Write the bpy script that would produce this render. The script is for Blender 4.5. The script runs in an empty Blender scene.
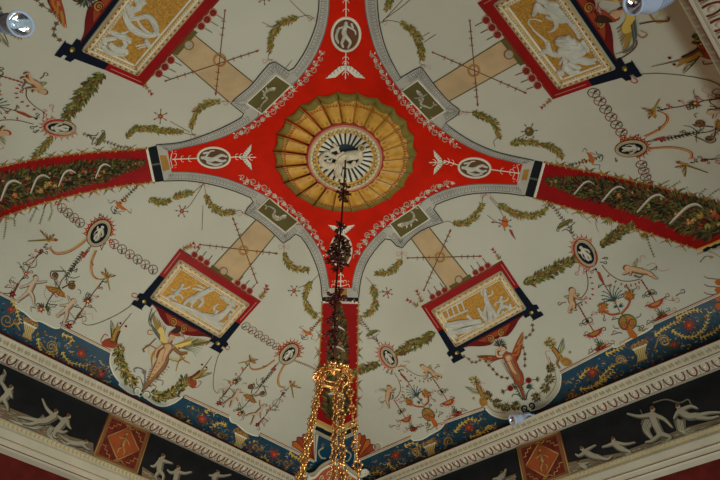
import bpy, math, random
import numpy as np
from mathutils import Vector
from mathutils.geometry import delaunay_2d_cdt
PI = math.pi
sc = bpy.context.scene
COL = sc.collection
random.seed(7)

# ---------------------------------------------------------------- camera, light, exposure
U = 4.5            # one plan unit in metres
EYE = 1.6          # camera height
A = .655           # half side of the vault's springing square (units)
LIP = .578         # inner lip of the cornice
WALL = .64         # frieze / wall plane
CAM = np.array([-.4458710, -.4851308, 0.])
FW = np.array([.47717923, .46716513, .74434987])
RT = np.array([.68204072, -.73099663, .02154963])
UP = np.array([-.55418448, -.49739388, .66744203])
FPX = 573.698

def wld(P):
    P = np.asarray(P, float)
    return P * U + np.array([0, 0, EYE])

cd = bpy.data.cameras.new('camera'); cam = bpy.data.objects.new('camera', cd); COL.objects.link(cam)
cd.sensor_width = 36; cd.lens = FPX / 720 * 36; cd.clip_start = .02; cd.clip_end = 100
from mathutils import Matrix
M = Matrix(((RT[0], UP[0], -FW[0]), (RT[1], UP[1], -FW[1]), (RT[2], UP[2], -FW[2])))
cam.rotation_euler = M.to_euler(); cam.location = wld(CAM)
sc.camera = cam

w = bpy.data.worlds.new('world'); sc.world = w; w.use_nodes = True
w.node_tree.nodes['Background'].inputs[0].default_value = (.55, .62, .75, 1)
w.node_tree.nodes['Background'].inputs[1].default_value = .05

def area(name, loc, target, sx, sy, power, color):
    l = bpy.data.lights.new(name, 'AREA'); l.shape = 'RECTANGLE'; l.size = sx; l.size_y = sy
    l.energy = power; l.color = color
    o = bpy.data.objects.new(name, l); COL.objects.link(o); o.location = loc
    d = Vector(target) - Vector(loc); o.rotation_euler = d.to_track_quat('-Z', 'Y').to_euler()
    return o
# daylight from the windows in the two walls behind the camera, plus a warm fill added beside the chandelier to brighten the ceiling
area('window_daylight', (-.2, -2.78, 1.3), (.2, 1.0, 2.0), 2.4, 2.0, 240, (.80, .96, 1))
area('warm_fill', (.3, .9, 2.9), (.3, .9, 6), .5, .5, 19, (1, .91, .77))
sc.view_settings.view_transform = 'Standard'; sc.view_settings.look = 'None'
sc.view_settings.gamma = 1; sc.view_settings.use_curve_mapping = False
sc.view_settings.exposure = 0.0

# ---------------------------------------------------------------- materials
def lin(c):
    c = c / 255.
    return c / 12.92 if c <= .04045 else ((c + .055) / 1.055) ** 2.4
MATS = {}
def mat(name, rgb, rough=.75, metal=0., noise=.12, scale=6., gain=1 / .45, spec=.12, bump=0., bscale=40.):
    """rgb: colour as it shows under the room's even light"""
    if name in MATS: return MATS[name]
    m = bpy.data.materials.new(name); m.use_nodes = True; nt = m.node_tree
    b = nt.nodes['Principled BSDF']
    c = [min(.88, lin(x) * gain) for x in rgb]
    b.inputs['Roughness'].default_value = rough; b.inputs['Metallic'].default_value = metal
    b.inputs['Specular IOR Level'].default_value = spec
    geo = nt.nodes.new('ShaderNodeNewGeometry')
    n = nt.nodes.new('ShaderNodeTexNoise'); n.inputs['Scale'].default_value = scale; n.inputs['Detail'].default_value = 5
    nt.links.new(geo.outputs['Position'], n.inputs['Vector'])
    r = nt.nodes.new('ShaderNodeValToRGB'); nt.links.new(n.outputs['Fac'], r.inputs['Fac'])
    r.color_ramp.elements[0].position = .3; r.color_ramp.elements[1].position = .7
    r.color_ramp.elements[0].color = [x * (1 - noise) for x in c] + [1]
    r.color_ramp.elements[1].color = [min(.9, x * (1 + noise)) for x in c] + [1]
    nt.links.new(r.outputs['Color'], b.inputs['Base Color'])
    if bump:
        n2 = nt.nodes.new('ShaderNodeTexNoise'); n2.inputs['Scale'].default_value = bscale
        nt.links.new(geo.outputs['Position'], n2.inputs['Vector'])
        bp = nt.nodes.new('ShaderNodeBump'); bp.inputs['Strength'].default_value = bump; bp.inputs['Distance'].default_value = .01
        nt.links.new(n2.outputs['Fac'], bp.inputs['Height']); nt.links.new(bp.outputs['Normal'], b.inputs['Normal'])
    MATS[name] = m
    return m
PAL = dict(
 cream=(142, 138, 121), red=(146, 16, 0), darkred=(108, 12, 12), key=(130, 125, 112), keyline=(46, 44, 38), grey=(84, 82, 76),
 olive=(70, 62, 32), white=(164, 156, 136), beige=(138, 116, 84), gold=(158, 112, 36), dgold=(100, 80, 30),
 paleg=(148, 132, 86), black=(16, 18, 20), blue=(14, 46, 60), lblue=(60, 92, 108), navy=(8, 13, 22),
 green=(74, 72, 28), dgreen=(42, 44, 20), lgreen=(104, 98, 44), brown=(74, 48, 28), dbrown=(44, 28, 18),
 rust=(110, 46, 26), pink=(140, 92, 76), skin=(148, 118, 86), dskin=(104, 72, 46), ochre=(122, 88, 38),
 orange=(136, 70, 26), stone=(124, 116, 96), earth=(82, 70, 52), figst=(112, 104, 86), pskin=(146, 126, 102), dpskin=(114, 90, 70), dstone=(74, 68, 54), lstone=(150, 143, 124), coral=(118, 40, 28),
 teal=(36, 54, 50), yellow=(160, 134, 56), char=(24, 22, 16), wine=(76, 16, 14), fieldgrey=(30, 30, 28))
SPEC = dict(gold=dict(rough=.42, metal=.0, spec=.6), blue=dict(rough=.3, spec=.6), lblue=dict(rough=.35), red=dict(rough=.6), cream=dict(noise=.05, scale=2.2, rough=.7),
            darkred=dict(rough=.45), yellow=dict(rough=.35, spec=.7))
def pm(k):
    return mat(k, PAL[k], **SPEC.get(k, {}))
GILT = mat('gilt_metal', (184, 128, 70), rough=.36, metal=.85, noise=.45, scale=50, gain=1.45)
GILTF = mat('gilt_frame', (150, 124, 76), rough=.4, metal=.35, noise=.15, scale=40)
MOSAIC = mat('gold_mosaic', (134, 98, 40), rough=.4, metal=.2, noise=.35, scale=70, bump=.5, bscale=90)
STUCCO = mat('white_stucco', (146, 142, 128), rough=.6, noise=.12, scale=12, bump=.3, bscale=50)
CORN = mat('cornice_plaster', (138, 130, 110), rough=.55, noise=.08, scale=5)
WREDM = mat('red_wall_cloth', (62, 16, 11), rough=.8, noise=.3, scale=9)
BRONZE = mat('dark_bronze', (52, 22, 16), rough=.4, metal=.5, noise=.3, scale=40)

# ---------------------------------------------------------------- objects
def tag(o, label=None, cat=None, group=None, kind=None):
    if label: o['label'] = label
    if cat: o['category'] = cat
    if group: o['group'] = group
    if kind: o['kind'] = kind
    return o
def empty(name, loc, label, cat, group=None):
    o = bpy.data.objects.new(name, None); COL.objects.link(o); o.location = Vector(loc); o.empty_display_size = .05
    return tag(o, label, cat, group)
def mesh_obj(name, verts, faces, mats, midx=None, parent=None, smooth=False):
    """verts in world metres. children keep their root's origin"""
    verts = np.asarray(verts, float).reshape(-1, 3)
    root = parent
    while root is not None and root.parent is not None: root = root.parent
    if root is not None: org = np.array(root.location)
    elif len(verts): org = verts.mean(0)
    else: org = np.zeros(3)
    me = bpy.data.meshes.new(name); me.from_pydata((verts - org).tolist(), [], faces)
    for m in mats: me.materials.append(m)
    if midx is not None: me.polygons.foreach_set('material_index', np.asarray(midx, 'i'))
    if smooth: me.polygons.foreach_set('use_smooth', [True] * len(me.polygons))
    me.update()
    o = bpy.data.objects.new(name, me); COL.objects.link(o)
    if parent is None: o.location = Vector(org)
    else: o.parent = parent
    return o

# ---------------------------------------------------------------- the vault surface (plan units)
def vault_z(x, y):
    x = np.abs(x); y = np.abs(y)
    m = np.clip(np.maximum(x, y), 1e-6, None)
    q = np.clip((m - .44) / .215, 0, 1)
    p = 4 + 22 * q * q
    T = m * ((x / m) ** p + (y / m) ** p) ** (1 / p)
    return 1 - .69 * T * T
def rays(uv):
    uv = np.asarray(uv, float).reshape(-1, 2)
    d = FW[None] * FPX + RT[None] * (uv[:, :1] - 360) - UP[None] * (uv[:, 1:] - 240)
    return d / np.linalg.norm(d, axis=1)[:, None]
def hit_vault(uv, off=0.):
    """points of the vault seen at uv, lifted off (metres) towards the room"""
    d = rays(uv); n = len(d)
    def g(t):
        P = CAM[None] + d * t[:, None]
        return P[:, 2] - vault_z(P[:, 0], P[:, 1])
    lo = np.full(n, .3); hi = np.full(n, .3); done = np.zeros(n, bool)
    for k in range(60):
        t = .3 + .04 * (k + 1); gt = g(np.full(n, t))
        new = (~done) & (gt > 0)
        hi[new] = t; lo[new] = t - .04; done |= new
    for k in range(26):
        mid = (lo + hi) / 2; gm = g(mid) > 0
        hi = np.where(gm, mid, hi); lo = np.where(gm, lo, mid)
    P = CAM[None] + d * lo[:, None]
    e = 1e-3
    gx = (vault_z(P[:, 0] + e, P[:, 1]) - vault_z(P[:, 0] - e, P[:, 1])) / (2 * e)
    gy = (vault_z(P[:, 0], P[:, 1] + e) - vault_z(P[:, 0], P[:, 1] - e)) / (2 * e)
    N = np.stack([gx, gy, -np.ones(n)], 1); N /= np.linalg.norm(N, axis=1)[:, None]
    off = np.asarray(off, float).reshape(-1, 1) if np.ndim(off) else off
    return wld(P) + N * off, N
def hit_plane(ax, r):
    def f(uv, off=0.):
        d = rays(uv); t = (r - CAM[ax]) / d[:, ax]
        P = wld(CAM[None] + d * t[:, None])
        N = np.zeros_like(P); N[:, ax] = -np.sign(r)
        off = np.asarray(off, float).reshape(-1, 1) if np.ndim(off) else off
        return P + N * off, N
    return f

# ---------------------------------------------------------------- curves in the picture of the place
def Z(ox, oy, s, pts):
    return [(ox + a / s, oy + b / s) for a, b in pts]
def smooth(pts, n=6, closed=False):
    P = np.asarray(pts, float)
    if len(P) < 3: return P
    if closed: Q = np.vstack([P[-1:], P, P[:2]])
    else: Q = np.vstack([2 * P[:1] - P[1:2], P, 2 * P[-1:] - P[-2:-1]])
    out = []
    for i in range(1, len(Q) - 2):
        a, b, c, d = Q[i - 1], Q[i], Q[i + 1], Q[i + 2]
        for k in range(n):
            t = k / n
            out.append(.5 * (2 * b + (c - a) * t + (2 * a - 5 * b + 4 * c - d) * t * t + (3 * b - a - 3 * c + d) * t ** 3))
    if not closed: out.append(P[-1])
    return np.array(out)
def resample(P, step):
    P = np.asarray(P, float)
    s = np.r_[0, np.cumsum(np.linalg.norm(np.diff(P, axis=0), axis=1))]
    n = max(2, int(s[-1] / step) + 1); q = np.linspace(0, s[-1], n)
    return np.stack([np.interp(q, s, P[:, i]) for i in range(P.shape[1])], 1)
def tang(P):
    T = np.gradient(P, axis=0); return T / (np.linalg.norm(T, axis=1)[:, None] + 1e-9)
def lerp(a, b, t): return np.asarray(a, float) * (1 - t) + np.asarray(b, float) * t

LAY0, LAYD = .0015, .0013
class Paint:
    """flat paint laid on a surface: everything in one object"""
    def __init__(s, surf=hit_vault, base=0):
        s.v = []; s.l = []; s.f = []; s.m = []; s.keys = []; s.surf = surf; s.base = base
    def mi(s, k):
        if k not in s.keys: s.keys.append(k)
        return s.keys.index(k)
    def add(s, pts, faces, col, lay):
        b = len(s.v); s.n = getattr(s, 'n', 0) + 1; s.v.extend([tuple(p) for p in pts]); s.l.extend([lay + (s.n % 29) * .03] * len(pts))
        i = s.mi(col)
        for f in faces: s.f.append([b + q for q in f]); s.m.append(i)
    def poly(s, pts, col, lay=1, cell=8, sm=False):
        P = np.asarray(pts, float)
        if sm: P = smooth(P, 5, True)
        mn, mx = P.min(0), P.max(0)
        if (mx - mn).max() > cell:
            Q = []
            for i in range(len(P)):
                a, b = P[i], P[(i + 1) % len(P)]; n = max(1, int(np.linalg.norm(b - a) / cell + .5))
                for k in range(n): Q.append(a + (b - a) * k / n)
            n0 = len(Q)
            x = np.arange(mn[0] + cell * .4, mx[0], cell); y = np.arange(mn[1] + cell * .4, mx[1], cell)
            for i, yy in enumerate(y):
                for xx in x: Q.append(np.array([xx + (i % 2) * cell * .3, yy]))
        else: Q = list(P); n0 = len(Q)
        r = delaunay_2d_cdt([Vector(q) for q in Q], [], [list(range(n0))], 1, 1e-5)
        s.add([tuple(q) for q in r[0]], [list(f) for f in r[2]], col, lay)
    def stroke(s, pts, w, col, lay=2, w1=None, sm=True, taper=False, closed=False, n=5):
        P = np.asarray(pts, float)
        if sm and len(P) > 2: P = smooth(P, n, closed)
        elif closed: P = np.vstack([P, P[:1]])
        if closed and sm and len(P) > 2: P = np.vstack([P, P[:1]])
        L = np.linalg.norm(np.diff(P, axis=0), axis=1)
        keep = np.r_[True, L > 1e-4]; P = P[keep]
        if len(P) < 2: return
        if L.max() > 10: P = resample(P, 8) if not sm else P
        T = tang(P); N = np.stack([-T[:, 1], T[:, 0]], 1)
        t = np.linspace(0, 1, len(P)); W = w + (w1 - w) * t if w1 is not None else np.full(len(P), w)
        if taper: W = W * np.sin(PI * np.clip(t * .9 + .08, 0, 1)) ** .6
        W = W[:, None] / 2
        V = np.vstack([P + N * W, P - N * W]); k = len(P)
        s.add(V, [[i, i + 1, k + i + 1, k + i] for i in range(k - 1)], col, lay)
    def dot(s, c, rx, col, lay=2, ry=None, rot=0, n=10):
        ry = ry or rx; a = np.linspace(0, 2 * PI, n, endpoint=False)
        x = rx * np.cos(a); y = ry * np.sin(a); cr, sr = math.cos(rot), math.sin(rot)
        P = np.stack([c[0] + x * cr - y * sr, c[1] + x * sr + y * cr], 1)
        if rx > 8: s.poly(P, col, lay)
        else: s.add(P, [list(range(n))], col, lay)
    def leaf(s, c, ang, L, w, col, lay=2):
        d = np.array([math.cos(ang), math.sin(ang)]); n = np.array([-d[1], d[0]]); c = np.asarray(c, float)
        s.add([c, c + d * L * .35 + n * w / 2, c + d * L, c + d * L * .4 - n * w / 2], [[0, 1, 2, 3]], col, lay)
    def ring(s, c, rx, ry, w, col, lay=2, rot=0, n=20):
        a = np.linspace(0, 2 * PI, n, endpoint=False); cr, sr = math.cos(rot), math.sin(rot)
        def E(k):
            x = (rx + k) * np.cos(a); y = (ry + k) * np.sin(a)
            return np.stack([c[0] + x * cr - y * sr, c[1] + x * sr + y * cr], 1)
        V = np.vstack([E(w / 2), E(-w / 2)])
        s.add(V, [[i, (i + 1) % n, n + (i + 1) % n, n + i] for i in range(n)], col, lay)
    # ---- ornaments
    def garland(s, pts, w, cols=('green', 'dgreen', 'lgreen', 'green'), lay=2, dens=1.6, berries=('rust', 'ochre'), L=3.2, taper=True, bn=.3):
        P = resample(smooth(pts, 8), 1 / dens); T = tang(P); n = len(P)
        for i in range(n):
            t = i / max(1, n - 1); ww = w * (math.sin(PI * min(1, max(0, t * .84 + .1))) if taper else 1)
            for _ in range(2):
                o = random.uniform(-.5, .5); c = P[i] + np.array([-T[i][1], T[i][0]]) * ww * o * .7
                a = math.atan2(T[i][1], T[i][0]) + o * 1.7 + random.uniform(-.35, .35)
                s.leaf(c, a, L * random.uniform(.7, 1.3), L * .42, random.choice(cols), lay + random.choice((0, 1)))
            if random.random() < bn / dens:
                s.dot(P[i] + np.random.RandomState(i).uniform(-.3, .3, 2) * ww, .8, random.choice(berries), lay + 2, n=6)
    def vine(s, pts, col='brown', lcol='green', w=.5, L=2.2, step=3.2, lay=2, tip=None):
        P = smooth(pts, 8); s.stroke(P, w, col, lay, sm=False)
        Q = resample(P, step); T = tang(Q)
        for i in range(len(Q)):
            a = math.atan2(T[i][1], T[i][0]); c = lcol if isinstance(lcol, str) else lcol[i % len(lcol)]
            for sg in (-1, 1): s.leaf(Q[i], a + sg * .95, L, L * .38, c, lay + 1)
        if tip: s.dot(Q[-1], L * .45, tip, lay + 2, n=8)
    def spiral(s, c, r, a0, turns, w, col, lay=2, tail=None):
        n = int(14 * abs(turns)) + 4; t = np.linspace(0, 1, n); sg = 1 if turns > 0 else -1
        a = a0 + sg * t * 2 * PI * abs(turns); R = r * (1 - t * .88)
        P = np.stack([c[0] + R * np.cos(a), c[1] + R * np.sin(a)], 1)
        if tail is not None: P = np.vstack([smooth([tail, lerp(tail, P[0], .6), P[0]], 4)[:-1], P])
        s.stroke(P, w, col, lay, sm=False, w1=w * .5)
    def rings(s, p0, p1, n, r, col='brown', c2='dbrown', lay=2):
        for i in range(n):
            c = lerp(p0, p1, (i + .5) / n); s.ring(c, r, r, .75, col if i % 2 else 'rust', lay, n=14); s.leaf(c, math.atan2(p1[1] - p0[1], p1[0] - p0[0]) + 1.2, r * 1.3, 1.2, 'dbrown', lay + 1)
            a = math.atan2(p1[1] - p0[1], p1[0] - p0[0])
            for k in range(4):
                q = a + PI / 4 + k * PI / 2; s.stroke([c, c + np.array([math.cos(q), math.sin(q)]) * r * .8], .5, c2, lay + 1, sm=False)
            s.dot(c, .6, 'coral', lay + 2, n=6)
    def flower(s, c, r, col='coral', cc='yellow', n=6, lay=3):
        for k in range(n): s.leaf(c, 2 * PI * k / n + .3, r, r * .6, col, lay)
        s.dot(c, r * .3, cc, lay + 1, n=6)
    def beads(s, pts, r, step, col, lay=3, c2=None):
        Q = resample(smooth(pts, 8) if len(pts) > 2 else pts, step)
        for i, q in enumerate(Q): s.dot(q, r, col if (c2 is None or i % 2) else c2, lay, n=7)
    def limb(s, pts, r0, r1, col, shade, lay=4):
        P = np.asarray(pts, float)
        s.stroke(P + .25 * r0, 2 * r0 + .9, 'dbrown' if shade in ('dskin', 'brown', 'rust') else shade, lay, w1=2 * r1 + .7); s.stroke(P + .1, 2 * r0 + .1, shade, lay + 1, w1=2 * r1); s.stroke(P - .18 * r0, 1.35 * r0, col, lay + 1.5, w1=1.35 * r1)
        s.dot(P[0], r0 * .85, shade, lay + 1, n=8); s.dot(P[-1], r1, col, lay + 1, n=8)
    def wing(s, root, tip, w, cols=('ochre', 'paleg', 'brown'), lay=3, n=7, bend=1):
        root = np.asarray(root, float); tip = np.asarray(tip, float); d = tip - root; L = np.linalg.norm(d); d /= L
        nn = np.array([-d[1], d[0]]) * bend
        for k in range(n):
            t = k / (n - 1); a = root + d * L * t * .55 + nn * w * .05
            b = root + d * L * (.45 + .55 * t) + nn * w * (1 - t * .8)
            s.stroke([a, lerp(a, b, .5) + d * L * .06, b], w * .34, cols[k % len(cols)], lay + (k % 2), w1=w * .08)
        s.stroke([root, root + d * L * .5 - nn * w * .1, tip], w * .26, cols[1 % len(cols)], lay + 2, w1=.4)
    def build(s, name, parent=None, label=None, cat=None, group=None, kind=None):
        lays = LAY0 + LAYD * (np.array(s.l) + s.base)
        V, _ = s.surf(np.array(s.v), lays)
        if parent is not None and parent.name.startswith('ceiling') and not in_view(V): return None
        o = mesh_obj(name, V, s.f, [pm(k) if isinstance(k, str) else k for k in s.keys], s.m, parent)
        return tag(o, label, cat, group, kind)

def in_view(V):
    P = (np.asarray(V) - np.array([0, 0, EYE])) / U - CAM; z = P @ FW; x = 360 + FPX * (P @ RT) / z; y = 240 - FPX * (P @ UP) / z
    return bool(((z > 0) & (x > -4) & (x < 724) & (y > -4) & (y < 484)).any())
class Solid:
    """tubes, blobs and bands standing on a surface"""
    def __init__(s, surf=hit_vault):
        s.v = []; s.f = []; s.m = []; s.mats = []; s.surf = surf
    def mi(s, m):
        if m not in s.mats: s.mats.append(m)
        return s.mats.index(m)
    def raw(s, V, F, m):
        b = len(s.v); s.v.extend([tuple(p) for p in V]); i = s.mi(m)
        for f in F: s.f.append([b + q for q in f]); s.m.append(i)
    def tube3(s, P, R, m, n=8, closed=False, flat=1., nrm=None):
        P = np.asarray(P, float); k = len(P); R = np.full(k, R) if np.isscalar(R) else np.asarray(R)
        if closed: T = np.roll(P, -1, 0) - np.roll(P, 1, 0)
        else: T = np.gradient(P, axis=0)
        T /= np.linalg.norm(T, axis=1)[:, None] + 1e-12
        if nrm is None:
            ref = np.tile(np.array([.31, .17, .93]), (k, 1)); 
        else: ref = nrm
        S = np.cross(T, ref); S /= np.linalg.norm(S, axis=1)[:, None] + 1e-12
        N = np.cross(S, T)
        a = np.linspace(0, 2 * PI, n, endpoint=False)
        V = (P[:, None] + R[:, None, None] * (np.cos(a)[None, :, None] * S[:, None] + flat * np.sin(a)[None, :, None] * N[:, None])).reshape(-1, 3)
        F = []
        for i in range(k if closed else k - 1):
            j = (i + 1) % k
            for q in range(n): F.append([i * n + q, i * n + (q + 1) % n, j * n + (q + 1) % n, j * n + q])
        if not closed: F.append(list(range(n))[::-1]); F.append([(k - 1) * n + q for q in range(n)])
        s.raw(V, F, m)
    def tube(s, pts, r, m, lift=0., closed=False, sm=True, n=8, flat=1., step=None):
        """pts seen points, r radius in metres (scalar or ends)"""
        P = np.asarray(pts, float)
        if sm and len(P) > 2: P = smooth(P, 6, closed)
        elif closed: P = resample(np.vstack([P, P[:1]]), step or 6)[:-1]
        elif step or len(P) == 2: P = resample(P, step or 4)
        V, N = s.surf(P, lift)
        R = np.linspace(r[0], r[1], len(V)) if not np.isscalar(r) else r
        s.tube3(V, R, m, n, closed, flat, N)
    def body(s, pts, rpx, m, lift=0., flat=.7, n=10):
        """tapering limb standing out of the surface, radii in seen pixels"""
        P = np.asarray(pts, float)
        Pm = smooth(P, 5) if len(P) > 2 else resample(P, 1.)
        rr = np.interp(np.linspace(0, 1, len(Pm)), np.linspace(0, 1, len(rpx)), rpx)
        V, N = s.surf(Pm, 0.); px = px_size(V)
        R = rr * px
        V = V + N * (lift + R * .35)[:, None] if not np.isscalar(R) else V
        # rounded ends
        T0 = V[0] - V[1]; T0 /= np.linalg.norm(T0) + 1e-12; T1 = V[-1] - V[-2]; T1 /= np.linalg.norm(T1) + 1e-12
        V = np.vstack([V[0] + T0 * R[0] * .8, V[0] + T0 * R[0] * .45, V, V[-1] + T1 * R[-1] * .45, V[-1] + T1 * R[-1] * .8])
        R = np.r_[R[0] * .3, R[0] * .8, R, R[-1] * .8, R[-1] * .3]; N = np.vstack([N[:1], N[:1], N, N[-1:], N[-1:]])
        s.tube3(V, R, m, n, False, flat, N)
        if rpx[len(rpx) // 2] > 1.3:
            T = np.gradient(V, axis=0); T /= np.linalg.norm(T, axis=1)[:, None] + 1e-12; S_ = np.cross(T, N)
            for k in (-.62, -.2, .25, .66):
                ph = random.uniform(0, 6); u = np.linspace(0, 1, len(V)); sh = k + .16 * np.sin(u * 9 + ph)
                s.tube3(V + S_ * (R * sh)[:, None] + N * (R * flat * np.sqrt(np.clip(1 - sh * sh, 0, 1)) * .96)[:, None], R * .13 + .0008, m, 5)
    def ball3(s, c, r, m, n=8, flat=None):
        V = []; F = []
        for i in range(n + 1):
            th = PI * i / n
            for j in range(2 * n): ph = PI * j / n; V.append((c[0] + r * math.sin(th) * math.cos(ph), c[1] + r * math.sin(th) * math.sin(ph), c[2] + r * math.cos(th)))
        for i in range(n):
            for j in range(2 * n): F.append([i * 2 * n + j, (i + 1) * 2 * n + j, (i + 1) * 2 * n + (j + 1) % (2 * n), i * 2 * n + (j + 1) % (2 * n)])
        s.raw(V, F, m)
    def ball(s, uv, rpx, m, lift=0., n=6):
        V, N = s.surf([uv], lift); s.ball3(V[0] + N[0] * rpx * px_size(V)[0] * .3, rpx * px_size(V)[0], m, n)
    def slab(s, pts, m, h0, h1, cell=8, side=None):
        """filled outline with thickness h1-h0 off the surface"""
        P = np.asarray(pts, float); Q = []
        for i in range(len(P)):
            a, b = P[i], P[(i + 1) % len(P)]; n = max(1, int(np.linalg.norm(b - a) / cell + .5))
            for k in range(n): Q.append(a + (b - a) * k / n)
        n0 = len(Q); mn, mx = P.min(0), P.max(0)
        for y in np.arange(mn[1] + cell * .4, mx[1], cell):
            for x in np.arange(mn[0] + cell * .4, mx[0], cell): Q.append(np.array([x, y]))
        r = delaunay_2d_cdt([Vector(q) for q in Q], [], [list(range(n0))], 1, 1e-5)
        V, N = s.surf([tuple(q) for q in r[0]], h1); s.raw(V, [list(f) for f in r[2]], m)
        E = Q[:n0]; a, _ = s.surf(E, h0); b, _ = s.surf(E, h1)
        s.raw(np.vstack([a, b]), [[i, (i + 1) % n0, n0 + (i + 1) % n0, n0 + i] for i in range(n0)], side or m)
    def build(s, name, parent=None, label=None, cat=None, group=None, smooth=True, kind=None):
        o = mesh_obj(name, s.v, s.f, s.mats, s.m, parent, smooth)
        return tag(o, label, cat, group, kind)
def px_size(V):
    """metres per seen pixel at world points V"""
    P = (np.asarray(V) - wld(CAM)); return (P @ FW) / FPX
def grow(pts, k):
    """scale an outline about its middle"""
    P = np.asarray(pts, float); c = P.mean(0); return c + (P - c) * k
def quad_at(q, s, t):
    """point in a quad (a,b,c,d) at s along a-b, t towards d-c"""
    a, b, c, d = [np.asarray(x, float) for x in q]
    return (a * (1 - s) + b * s) * (1 - t) + (d * (1 - s) + c * s) * t
def quad_in(q, s0, s1, t0, t1): return [quad_at(q, s0, t0), quad_at(q, s1, t0), quad_at(q, s1, t1), quad_at(q, s0, t1)]
# ================================================================ THE SETTING
def ring_sweep(prof, d, mat_, name, parent=None, kind=None, smooth=False, seg=24, half=None):
    """profile (r,z) in plan units swept along wall d (0:+x 1:+y 2:-x 3:-y) with mitred ends"""
    V = []; F = []
    n = len(prof)
    for i in range(seg + 1):
        t = -1 + 2 * i / seg
        for r, z in prof:
            V.append(wallpt(d, t * r, r, z))
    for i in range(seg):
        for k in range(n - 1): F.append([i * n + k, i * n + k + 1, (i + 1) * n + k + 1, (i + 1) * n + k])
    o = mesh_obj(name, V, F, [mat_], None, parent, smooth)
    if kind: o['kind'] = kind
    return o
def wallpt(d, lat, r, z):
    c = [(r, lat), (-lat, r), (-r, -lat), (lat, -r)][d]
    return (c[0] * U, c[1] * U, z * U + EYE)
SIDES = ['right', 'left', 'behind_left', 'behind_right']   # +x is the wall seen at right, +y the wall seen at left

# vault
def make_vault():
    n = 150
    g = np.linspace(-A, A, n + 1); X, Y = np.meshgrid(g, g, indexing='ij')
    P = np.stack([X, Y, vault_z(X, Y)], -1).reshape(-1, 3)
    F = [[i * (n + 1) + j, i * (n + 1) + j + 1, (i + 1) * (n + 1) + j + 1, (i + 1) * (n + 1) + j] for i in range(n) for j in range(n)]
    m = mat('vault_plaster', PAL['cream'], rough=.75, noise=.07, scale=1.1, bump=.12, bscale=18)
    o = mesh_obj('ceiling', wld(P), F, [m], None, None, True)
    o['kind'] = 'structure'
    return o
ceiling = make_vault()
# floor and walls
Rw = WALL * U
fl = mat('floor_wood', (96, 66, 38), rough=.35, noise=.3, scale=4)
o = mesh_obj('floor', [(-Rw, -Rw, 0), (Rw, -Rw, 0), (Rw, Rw, 0), (-Rw, Rw, 0)], [[0, 1, 2, 3]], [fl]); o['kind'] = 'structure'
for d in range(4):
    V = []; F = []
    for i in range(9):
        for z in (-EYE / U, -.2, .1, .35, .49, .56, .70):
            V.append(wallpt(d, (-1 + i / 4) * WALL, WALL, z))
    for i in range(8):
        for k in range(6): F.append([i * 7 + k, i * 7 + k + 1, (i + 1) * 7 + k + 1, (i + 1) * 7 + k])
    o = mesh_obj('wall_' + SIDES[d], V, F, [WREDM]); o['kind'] = 'structure'

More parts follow.
